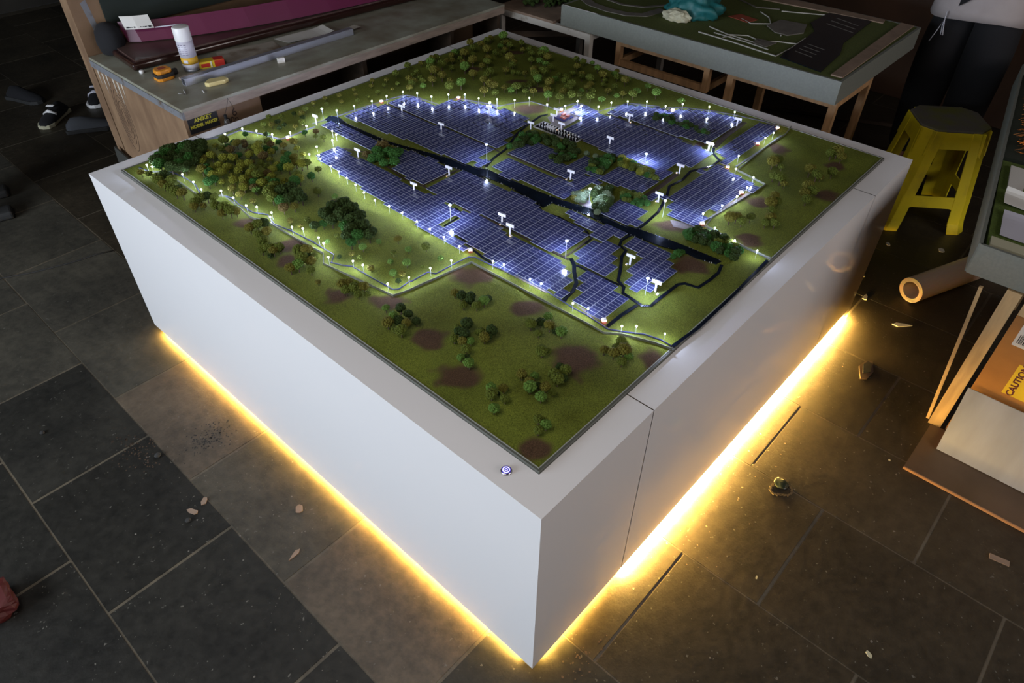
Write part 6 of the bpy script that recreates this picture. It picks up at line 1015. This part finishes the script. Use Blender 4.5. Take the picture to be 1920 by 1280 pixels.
# crumpled teal bag on the tray
rb = random.Random(6)
bm = bmesh.new(); bmesh.ops.create_icosphere(bm, subdivisions=4, radius=1)
for v in bm.verts:
    p = v.co.copy(); k = 1 + .30*(abs(noise.noise(p*1.8))*2 - .35) + .10*noise.noise(p*4.5)
    v.co = Vector((p.x*.105*k, p.y*.125*k, max(p.z, -.28)*.085*k))
for f in bm.faces: f.smooth = True
me = bpy.data.meshes.new('teal_bag'); bm.to_mesh(me); bm.free(); me.materials.append(M['teal'])
tb = bpy.data.objects.new('teal_bag', me); COL.objects.link(tb); tb.location = (2.60, 1.275, Zt+.026); tag(tb, 'crumpled teal plastic bag lying on the grey tray model', 'bag')
bm = bmesh.new(); bmesh.ops.create_icosphere(bm, subdivisions=3, radius=1)
for v in bm.verts:
    p = v.co.copy(); k = 1 + .3*noise.noise(p*3); v.co = Vector((p.x*.04*k, p.y*.07*k, max(p.z, -.3)*.035*k))
me = bpy.data.meshes.new('cream_cloth'); bm.to_mesh(me); bm.free(); me.materials.append(M['cream'])
o = bpy.data.objects.new('cream_cloth', me); COL.objects.link(o); o.location = (2.468, 1.285, Zt+.011); tag(o, 'cream rag showing under the teal bag', 'rag')
# frames that carry it
def trestle(name, x0, x1, y0, y1, m, label, legm=None, w=.035, rail=None, top=.653, z0=FZ):
    r = empty(name, ((x0+x1)/2, (y0+y1)/2, FZ), label, 'table frame'); legm = legm or m
    for x in (x0, x1-w):
        for y in (y0, y1-w): at(MB().box(x, y, z0, x+w, y+w, top-w).build('leg', M[legm], r), r)
    for y in (y0, y1-w): at(MB().box(x0, y, top-w, x1, y+w, top).build('top_rail', M[m], r), r)
    for x in (x0, x1-w): at(MB().box(x, y0+w, top-w, x+w, y1-w, top).build('top_rail', M[m], r), r)
    if rail is not None:
        for x in (x0, x1-w): at(MB().box(x+.004, y0+w, rail, x+w-.004, y1-w, rail+.03).build('low_rail', M[legm], r), r)
        for y in (y0, y1-w): at(MB().box(x0+w, y+.004, rail, x1-w, y+w-.004, rail+.03).build('low_rail', M[legm], r), r)
    return r
f1 = trestle('table_frame', 2.262, 3.0, 1.625, 2.245, 'white_paint', 'white painted table frame under the left end of the grey tray', w=.030)
at(MB().box(2.262, 1.86, .653, 3.0, 2.245, .665).build('table_board', M['kraft'], f1), f1)
at(MB().bar((2.30, 2.2, .52), (2.85, 1.66, .52), .02, .03).build('brace', M['ply_dark'], f1), f1)
trestle('table_frame', 2.310, 2.96, .985, 1.500, 'pine', 'shallow pine cage frame fixed under the middle of the grey tray', w=.028, rail=.528, z0=.528)
trestle('table_frame', 2.318, 2.700, .405, .90, 'pine', 'pine table frame with two long legs under the right end of the tray', w=.030)
# dark shrub model on the white frame
rb = random.Random(2); 
for k in range(5):
    o = bpy.data.objects.new('model_bush', crown_data('lo', k % 4, 0)); COL.objects.link(o); r_ = rb.uniform(.035, .055)
    o.location = (2.36 + .06*k, 2.08 - .045*k + rb.uniform(-.02, .02), .665 + r_*.8); o.scale = (r_, r_, r_); tag(o, '%s dark green bush from the left on the white framed table' % ORD[k], 'bush', 'dark bushes on the white framed table')
# brown boards along the right wall, floor clutter under the tray
for k, (y0, y1, x) in enumerate(((-.9, .25, 4.30), (.25, 1.5, 4.34), (1.5, 2.9, 4.28))):
    tag(quad_slab([(x, y1, FZ+.002), (x, y0, FZ+.002), (x+.20, y0, 2.0), (x+.20, y1, 2.0)], .014).build('plywood_sheet', M['wall_brown']), 'tall brown plywood sheet leaning at the right wall, %s' % ('behind the person', 'behind the end of the grey tray', 'behind the middle of the grey tray')[k], 'plywood sheet', 'brown sheets along the wall')
for k, (a, b_) in enumerate((((3.6, .3), (2.9, 1.6)), ((3.35, .25), (3.3, 1.2)), ((3.9, .5), (3.2, 2.2)))):
    tag(MB().bar((*a, FZ+.012), (*b_, FZ+.012), .025, .02).build('floor_batten', M['ply_dark']), 'thin dark batten on the floor behind the plinth, %s' % ('crossing under the tray', 'short one nearest the person', 'longest one furthest back')[k], 'batten', 'battens on the floor')

# ------------------------------------------------------------------ yellow stool
def stool():
    fx = [(2.697, .108), (2.857, -.197)]
    c0 = Vector((2.80, .005)); 
    A = Vector((2.762, .118)); B = Vector((2.919, -.100)); zs = .47
    u = (B - A).normalized(); v = Vector((-u.y, u.x)); v = v if v.x > 0 else -v
    Wt = (B - A).length; Dt = .30
    r = empty('stool', ((A+B)/2 + v*Dt/2).to_3d() + Vector((0, 0, FZ)), 'yellow plastic stool with grimy top standing beside the right corner of the plinth', 'stool')
    r.rotation_euler = (0, 0, math.atan2(v.y, v.x)) 
    # local: x along v (away from camera), y across
    T = (.135, .150); Bt = (.185, .195); zt = zs - FZ
    def corner(sx, sy, z):
        k = 1 - z/zt; return Vector((sx*(T[0] + (Bt[0]-T[0])*k), sy*(T[1] + (Bt[1]-T[1])*k), z))
    ch = .055
    top = [(-T[0], -T[1]+ch), (-T[0]+ch, -T[1]), (T[0]-ch, -T[1]), (T[0], -T[1]+ch), (T[0], T[1]-ch), (T[0]-ch, T[1]), (-T[0]+ch, T[1]), (-T[0], T[1]-ch)]
    MB().prism(top, zt-.012, zt).build('seat', M['stool_top'], r, bevel=.005, seg=3)
    MB().lathe([(.012, zt+.0), (.012, zt+.0006), (.004, zt+.0008)], seg=16).build('seat_mark', M['stool_top'], r)
    # four chamfered legs: an outward facing channel that widens to the foot
    th = .006
    for sx in (-1, 1):
        for sy in (-1, 1):
            mb = MB()
            def pt(z, a, inner):
                c = corner(sx, sy, z); w = .052 - .012*(z/zt)
                k = ch*(1 - .35*(1 - z/zt)); q = th if inner else 0
                return {0: c + Vector((-sx*(k + w), -sy*q, 0)), 1: c + Vector((-sx*k, -sy*q, 0)), 2: c + Vector((-sx*q, -sy*k, 0)), 3: c + Vector((-sx*q, -sy*(k + w), 0))}[a]
            zz = [0, .05, .10, .25, .40, zt-.06, zt-.008]
            vs = [];
            for z in zz:
                for inner in (0, 1):
                    for a in range(4): vs.append(pt(z, a, inner) + (Vector((sx*.006, sy*.006, 0)) if z == 0 else Vector()))
            fs = []
            for i in range(len(zz)-1):
                b0, b1 = i*8, (i+1)*8
                for a in range(3): fs.append((b0+a, b0+a+1, b1+a+1, b1+a)); fs.append((b0+4+a, b1+4+a, b1+5+a, b0+5+a))
                fs.append((b0, b1, b1+4, b0+4)); fs.append((b0+3, b0+7, b1+7, b1+3))
            e = (len(zz)-1)*8
            for a in range(3): fs.append((a, a+4, a+5, a+1)); fs.append((e+a, e+a+1, e+a+5, e+a+4))
            mb.add(vs, fs); mb.build('leg', M['stool'], r, bevel=.002)
    def rail(side, z0, z1, arch, nm):
        """a web between two legs on one side with rounded lower corners"""
        mb = MB(); n = 14; vs = []; fs = []
        ends = [(-1, -1), (-1, 1)] if side == 0 else [(1, -1), (1, 1)] if side == 1 else [(-1, -1), (1, -1)] if side == 2 else [(-1, 1), (1, 1)]
        for i in range(n+1):
            t_ = i/n
            for z, lo in ((z1, 0), (z0, 1)):
                e = min(t_, 1-t_); drop = arch*max(0, 1 - e/.22)**2 if lo else 0
                if nm == 'top_apron': drop = arch*max(0, 1 - e/.22)**2 if lo else 0
                zz = z - drop; a = corner(*ends[0], zz); b_ = corner(*ends[1], zz); ins = ch*.7
                d = (b_-a).normalized(); a2 = a + d*ins; b2 = b_ - d*ins; p = a2.lerp(b2, t_)
                inw = Vector((-p.x, 0, 0)).normalized() if side < 2 else Vector((0, -p.y, 0)).normalized()
                vs += [p + inw*.0015, p + inw*.0075]
        for i in range(n):
            q = i*4; w = q+4
            fs += [(q, q+2, w+2, w), (q+1, w+1, w+3, q+3), (q, w, w+1, q+1), (q+2, q+3, w+3, w+2)]
        fs += [(0, 1, 3, 2), (n*4, n*4+2, n*4+3, n*4+1)]
        mb.add(vs, fs); mb.build(nm, M['stool'], r)
    for s in range(4): rail(s, zt-.085, zt-.010, .035, 'top_apron'); rail(s, .125, .180, .05, 'cross_rail')
    return r
stool()

# ------------------------------------------------------------------ right hand side: tray, crate, tube, boards
rt = empty('model_tray', (2.4, -.6, .57), 'grey green tray with papers over bright turf at the right edge', 'model tray')
A = (1.60, -.335); 
def rp(x, y): return (x, y)
Pq = [(1.585, -.337), (3.25, -.045), (3.40, -.90), (1.60, -.95)]
Zr = .67
def wallbar(p, q, z0, z1, t=.010): return MB().bar((p[0], p[1], (z0+z1)/2), (q[0], q[1], (z0+z1)/2), t, z1-z0)
mb = MB()
for i in range(4):
    p, q = Pq[i], Pq[(i+1) % 4]; mb.bar((p[0], p[1], (Zr+.57)/2), (q[0], q[1], (Zr+.57)/2), .010, Zr-.57)
mb.prism(Pq, .572, .600); at(mb.build('tray_box', M['tray'], rt), rt)
In = [(1.605, -.352), (2.24, -.232), (2.30, -.90), (1.62, -.935)]
at(MB().prism(In, .6, Zr-.018).build('turf_bed', M['turf_bright'], rt), rt)
at(MB().prism([(1.612, -.356), (1.66, -.347), (1.67, -.93), (1.624, -.93)], Zr-.018, Zr-.004).build('foam_edge', M['cream'], rt), rt)
at(MB().prism([(2.02, -.30), (2.20, -.265), (2.20, -.32), (2.02, -.345)], Zr-.018, Zr-.010).build('white_strip', M['paper'], rt), rt)
mb = MB(); mb.prism([(3.25-.95, -.215), (3.2, -.062), (3.3, -.88), (2.35, -.88)], .6, Zr-.03); at(mb.build('turf_bed', M['turf_dark'], rt), rt)
sheet('paper_sheet', [(1.70, -.362), (1.86, -.332), (1.90, -.80), (1.72, -.80)], M['whitish'], 'white lilac paper lying on the bright turf in the right tray', 'paper', Zr-.016, curl=.006)
sheet('paper_sheet', [(1.90, -.318), (1.99, -.300), (2.02, -.78), (1.93, -.78)], M['paper'], 'creased white paper behind the first on the right tray', 'paper', Zr-.014, curl=.02)
# gold tinsel fringe standing in the far part of the tray
rb = random.Random(12); mb = MB()
for k in range(420):
    x = rb.uniform(2.34, 3.15); y = -.215 + (x-2.3)*.175 - rb.uniform(.02, .16); z = rb.uniform(Zr-.03, Zr+.03); a = rb.uniform(-.5, .5); L = rb.uniform(.02, .06)
    d = Vector((math.cos(a)*.5, -math.cos(a), rb.uniform(-.3, .5))).normalized()
    mb.bar((x, y, z), Vector((x, y, z)) + d*L, .0035, .0008)
tag(mb.build('gold_tinsel', M['gold']), 'tangled gold foil fringe glinting in the far right tray', 'tinsel', kind='stuff')
# crate below
cr = empty('wooden_crate', (1.9, -.7, FZ), 'brown board crate with pine corner post carrying a caution label', 'crate')
cx0, cy0 = 1.580, -.455
ang = 0.0
at(MB().box(cx0, cy0-.040, FZ, cx0+.028, cy0, .565).build('corner_post', M['pine_pale'], cr), cr)
at(MB().box(cx0+.006, -1.25, FZ, cx0+.018, cy0-.055, .565).build('side_board', M['cardboard'], cr), cr)
at(MB().box(cx0-.001, -1.25, .50, cx0+.006, cy0-.055, .565).build('top_batten', M['pine_pale'], cr), cr)
at(MB().box(cx0+.028, cy0-.018, FZ, 2.5, cy0-.006, .565).build('side_board', M['ply_dark'], cr), cr)
at(MB().box(2.47, cy0-.055, FZ, 2.5, cy0-.018, .565).build('corner_post', M['pine_pale'], cr), cr)
xf = cx0 + .0055
cl = empty('caution_label', (xf, -.665, .30), 'yellow caution label stuck on the brown crate', 'label')
at(quad_slab([(xf, -.586, .222), (xf, -.586, .342), (xf, -.72, .342), (xf, -.72, .222)], .0008).build('label_sheet', M['yellow'], cl), cl)
dk = mat('label_ink', (.10, .015, .03), rough=.5)
text('lettering', 'CAUTION', dk, cl, frame((xf-.0012-cl.location.x, -.607-cl.location.y, .283-cl.location.z), (0, 0, 1), (0, 1, 0)), .027, bold=.0008)
mb = MB(); mb.add([(xf-.0016, -.668, .262), (xf-.0016, -.668, .302), (xf-.0016, -.632, .282), (xf+.001, -.65, .282)], [(0,1,2),(0,3,1),(1,3,2),(2,3,0)]); at(mb.build('warning_triangle', dk, cl), cl)
bc = empty('barcode_paper', (xf, -.58, .43), 'white barcode paper stuck high on the brown crate', 'label')
at(quad_slab([(xf, -.538, .396), (xf, -.538, .472), (xf, -.66, .472), (xf, -.66, .396)], .0006).build('paper_sheet', M['paper'], bc), bc)
mb = MB(); rb = random.Random(9); y = -.546
while y > -.65:
    w = rb.choice((.0012, .002, .003)); mb.box(xf-.0012, y-w, .408, xf, y, .440); y -= w + rb.choice((.0015, .003))
at(mb.build('bars', M['black'], bc), bc)
tag(MB().bar((1.596, -.448, FZ+.006), (1.572, -.392, .548), .010, .010).build('pine_stick', M['pine_pale']), 'thin pine stick leaning up beside the crate corner post', 'stick')
wb = [(1.463, -.517, FZ+.012), (1.563, -.503, .200), (1.563, -1.15, .200), (1.463, -1.15, FZ+.012)]
tag(quad_slab([Vector(p) for p in wb], -.008).build('white_board', M['marble']), 'white streaked sheet leaning low against the brown crate', 'board')
q = [fl(1.297, -.464), fl(1.300, -1.25), fl(1.56, -1.25), fl(1.55, -.466)]
hb2 = empty('floor_board', (q[0][0], q[0][1], FZ), 'brown hardboard sheet lying on the floor under the white sheet', 'board')
at(MB().prism(q, FZ+.001, FZ+.009).build('sheet', M['board_brown'], hb2), hb2)
at(MB().ribbon([q[1], q[0]], .005, FZ+.001, FZ+.0094).build('raw_edge', M['ply_edge'], hb2), hb2)
# translucent tube on the floor
a0 = Vector((2.225, -.150, FZ+.056)); d = Vector((2.60-2.209, -.30+.141, 0)).normalized()
mb = MB(); n = 32; u = Vector((-d.y, d.x, 0)); w = Vector((0, 0, 1)); L = 1.0
ro, ri = .054, .037
for s in (0, L):
    for r_ in (ro, ri):
        for k in range(n): a = 2*PI*k/n; mb.v.append(tuple(a0 + d*s + (u*math.cos(a) + w*math.sin(a))*r_))
for k in range(n):
    k2 = (k+1) % n
    for f in ((k, k2, 2*n+k2, 2*n+k), (n+k, 3*n+k, 3*n+k2, n+k2), (k, n+k, n+k2, k2), (2*n+k, 2*n+k2, 3*n+k2, 3*n+k)): mb.f.append(f); mb.mi.append(0)
tt = mb.build('plastic_tube', M['tube_plastic']); tt.data.materials[0].node_tree.nodes['Principled BSDF'].inputs['Subsurface Weight'].default_value = .4
tt.data.materials[0].node_tree.nodes['Principled BSDF'].inputs['Subsurface Radius'].default_value = (.03, .015, .006)
tag(tt, 'thick pale tube lying on the floor below the right tray', 'tube')

# ------------------------------------------------------------------ small things on the floor
def cable(pts, r, m, label):
    P = [(*fl(*p), FZ+r) for p in pts]; tag(MB().tube(P, r, 6).build('floor_cable', M[m], smooth=True), label, 'cable')
cable([(-.9, 2.76), (-.6, 2.80), (-.45, 2.79), (-.304, 2.758), (-.195, 2.703), (-.077, 2.663), (-.01, 2.645), (.052, 2.638), (.12, 2.61)], .003, 'rubber', 'thin black cable on the floor running under the left corner of the plinth')
def chips(spec, m, nm, lab, grp):
    for i, (x, y, s, rz, lb) in enumerate(spec):
        rb = random.Random(i*7+3); x, y = fl(x, y)
        poly = []; n = 6
        for k in range(n): a = 2*PI*k/n; rr_ = s*rb.uniform(.55, 1.1); poly.append((rr_*math.cos(a)*(1.6 if i % 2 else 1), rr_*math.sin(a)*.6))
        o = MB().prism(poly, 0, s*.18).build(nm, M[m], loc=(x, y, FZ+.0005)); o.rotation_euler = (0, 0, rz)
        tag(o, lab + ' ' + lb, 'scrap', grp)
chips([(2.57, .06, .020, .3, 'in front of the stool foot'), (2.358, .211, .018, 1.2, 'at the plinth edge near the pale tube'), (2.684, -.14, .022, .5, 'between the stool feet'), (2.022, -.198, .024, 2.2, 'below the pale tube mouth'),
       (2.25, .05, .014, 1.0, 'between plinth and tube mouth'), (2.10, -.02, .018, .2, 'at the far end of the glowing edge')], 'paper', 'paper_scrap', 'small pale paper scrap', 'paper scraps on the right floor')
chips([(.62, -.62, .014, .9, 'in the lower right corner'), (.62, -.30, .005, .3, 'on the right floor beyond the glow'), (1.30, -.42, .006, .6, 'near the hardboard corner')], 'cream', 'wood_scrap', 'small tan scrap lying', 'tan scraps on the floor')
chips([(-.30, 1.08, .020, .5, 'on the dark tile left of the plinth'), (-.345, 1.07, .016, 2.0, 'left of the first one'), (-.12, .84, .020, 1.0, 'near the glow at the left'), (-.22, .72, .014, .2, 'before the pale tile')], 'kraft', 'plaster_smear', 'flat pale plaster smear', 'plaster smears on the left floor')
for (x, y, s, lb) in ((-.312, 1.351, .011, 'black pebble at the tile corner left of the plinth'), (-.527, 1.729, .008, 'black pebble further out on the left floor'), (-.37, 1.05, .009, 'black pebble on the dark left tile')):
    bm = bmesh.new(); bmesh.ops.create_icosphere(bm, subdivisions=2, radius=s)
    for v in bm.verts: v.co *= 1 + .2*noise.noise(v.co*200); v.co.z *= .6
    me = bpy.data.meshes.new('pebble'); bm.to_mesh(me); bm.free(); me.materials.append(M['rubber']); o = bpy.data.objects.new('pebble', me); COL.objects.link(o)
    o.location = (*fl(x, y), FZ + s*.55); tag(o, lb, 'pebble')
# plug hole on the right: dark stone in a worn ring
x, y = fl(.968, -.203)
bm = bmesh.new(); bmesh.ops.create_icosphere(bm, subdivisions=3, radius=.022)
for v in bm.verts: v.co *= 1 + .25*noise.noise(v.co*60); v.co.z *= .35
me = bpy.data.meshes.new('dark_stone'); bm.to_mesh(me); bm.free(); me.materials.append(mat('green_black_stone', (.02, .028, .016), rough=.35)); o = bpy.data.objects.new('dark_stone', me); COL.objects.link(o)
o.location = (x, y, FZ+.006); tag(o, 'dark green stone sitting in a worn spot on the right floor', 'stone')
wr = MB()
for k in range(20):
    a = 2*PI*k/20; rb_ = .036 + .006*math.sin(3*a); wr.obox((x - .012 + rb_*math.cos(a), y - .006 + rb_*.8*math.sin(a), FZ+.001), (math.cos(a), math.sin(a), 0), (-math.sin(a), math.cos(a), 0), (0, 0, 1), .003, .006, .0018)
tag(wr.build('worn_ring', mat('worn_plaster', (.08, .06, .035), rough=.9)), 'rough ring of broken plaster around the dark stone', 'plaster')
x, y = fl(1.668, -.199)
r = empty('broken_tile', (x, y, FZ), 'broken tan tile sliver with dark hollow on the right floor', 'tile shard', rz=.25)
MB().prism([(-.06, .016), (.01, .030), (.05, .012), (.062, -.012), (0, -.022), (-.05, -.006)], 0, .006).build('shard', M['board_brown'], r)
MB().prism([(-.03, .012), (.02, .018), (.05, .004), (.04, -.010), (-.01, -.012)], .0058, .0085).build('dark_hollow', M['rubber'], r)
# red plastic piece at the left edge
x, y = fl(-.845, 1.17)
bm = bmesh.new(); bmesh.ops.create_cube(bm, size=1); bmesh.ops.subdivide_edges(bm, edges=bm.edges, cuts=4, use_grid_fill=True)
for v in bm.verts:
    p = v.co.copy(); q_ = p.normalized()*.55; v.co = p.lerp(q_, .6); v.co = Vector((v.co.x*.10, v.co.y*.11, v.co.z*.06)) * (1 + .25*noise.noise(p*3))
me = bpy.data.meshes.new('red_bag'); bm.to_mesh(me); bm.free(); me.materials.append(mat('red_cloth', (.07, .006, .005), rough=.6)); o = bpy.data.objects.new('red_bag', me); COL.objects.link(o)
o.location = (x-.01, y, FZ+.028); tag(o, 'small red pouch on the floor at the left edge', 'pouch')
# scorched and flaked marks are real thin flakes of mortar on two tiles
def flakes(cx, cy, n, sx, sy, m, label, seed):
    rb = random.Random(seed); mb = MB()
    for _ in range(n):
        x, y = fl(cx + rb.gauss(0, sx), cy + rb.gauss(0, sy)); s = rb.uniform(.001, .005); a = rb.uniform(0, PI)
        poly = [(x + s*rb.uniform(.4, 1)*math.cos(a + k*2*PI/7), y + s*rb.uniform(.4, 1)*math.sin(a + k*2*PI/7)) for k in range(7)]
        mb.prism(poly, FZ-.0005, FZ+.0004)
    tag(mb.build('floor_flakes', M[m]), label, 'flakes', kind='stuff')
flakes(-.16, 1.30, 160, .035, .028, 'rubber', 'dark flaked stain on the pale tile left of the plinth', 1)
flakes(-.35, 1.42, 120, .030, .06, 'ply_dark', 'brown flaked patch across the joint left of the plinth', 2)
flakes(.10, -.08, 40, .07, .02, 'board_brown', 'yellowish plaster crumbs on the floor before the glowing edge', 3)
flakes(.75, -.10, 50, .35, .05, 'kraft', 'plaster crumbs scattered along the glowing right edge', 4)
flakes(-.25, .72, 60, .22, .30, 'mapgrey', 'pale plaster specks on the left floor tiles', 5)
flakes(1.2, -.4, 60, .5, .16, 'mapgrey', 'pale plaster specks on the right floor tiles', 6)

x, y = fl(1.147, -.792)
o = MB().box(-.026, -.009, 0, .026, .009, .004).build('wood_chip', M['kraft'], loc=(x, y, FZ+.0005)); o.rotation_euler = (0, 0, 1.75)
tag(o, 'small rectangular tan wood chip on the lower right floor', 'wood chip')
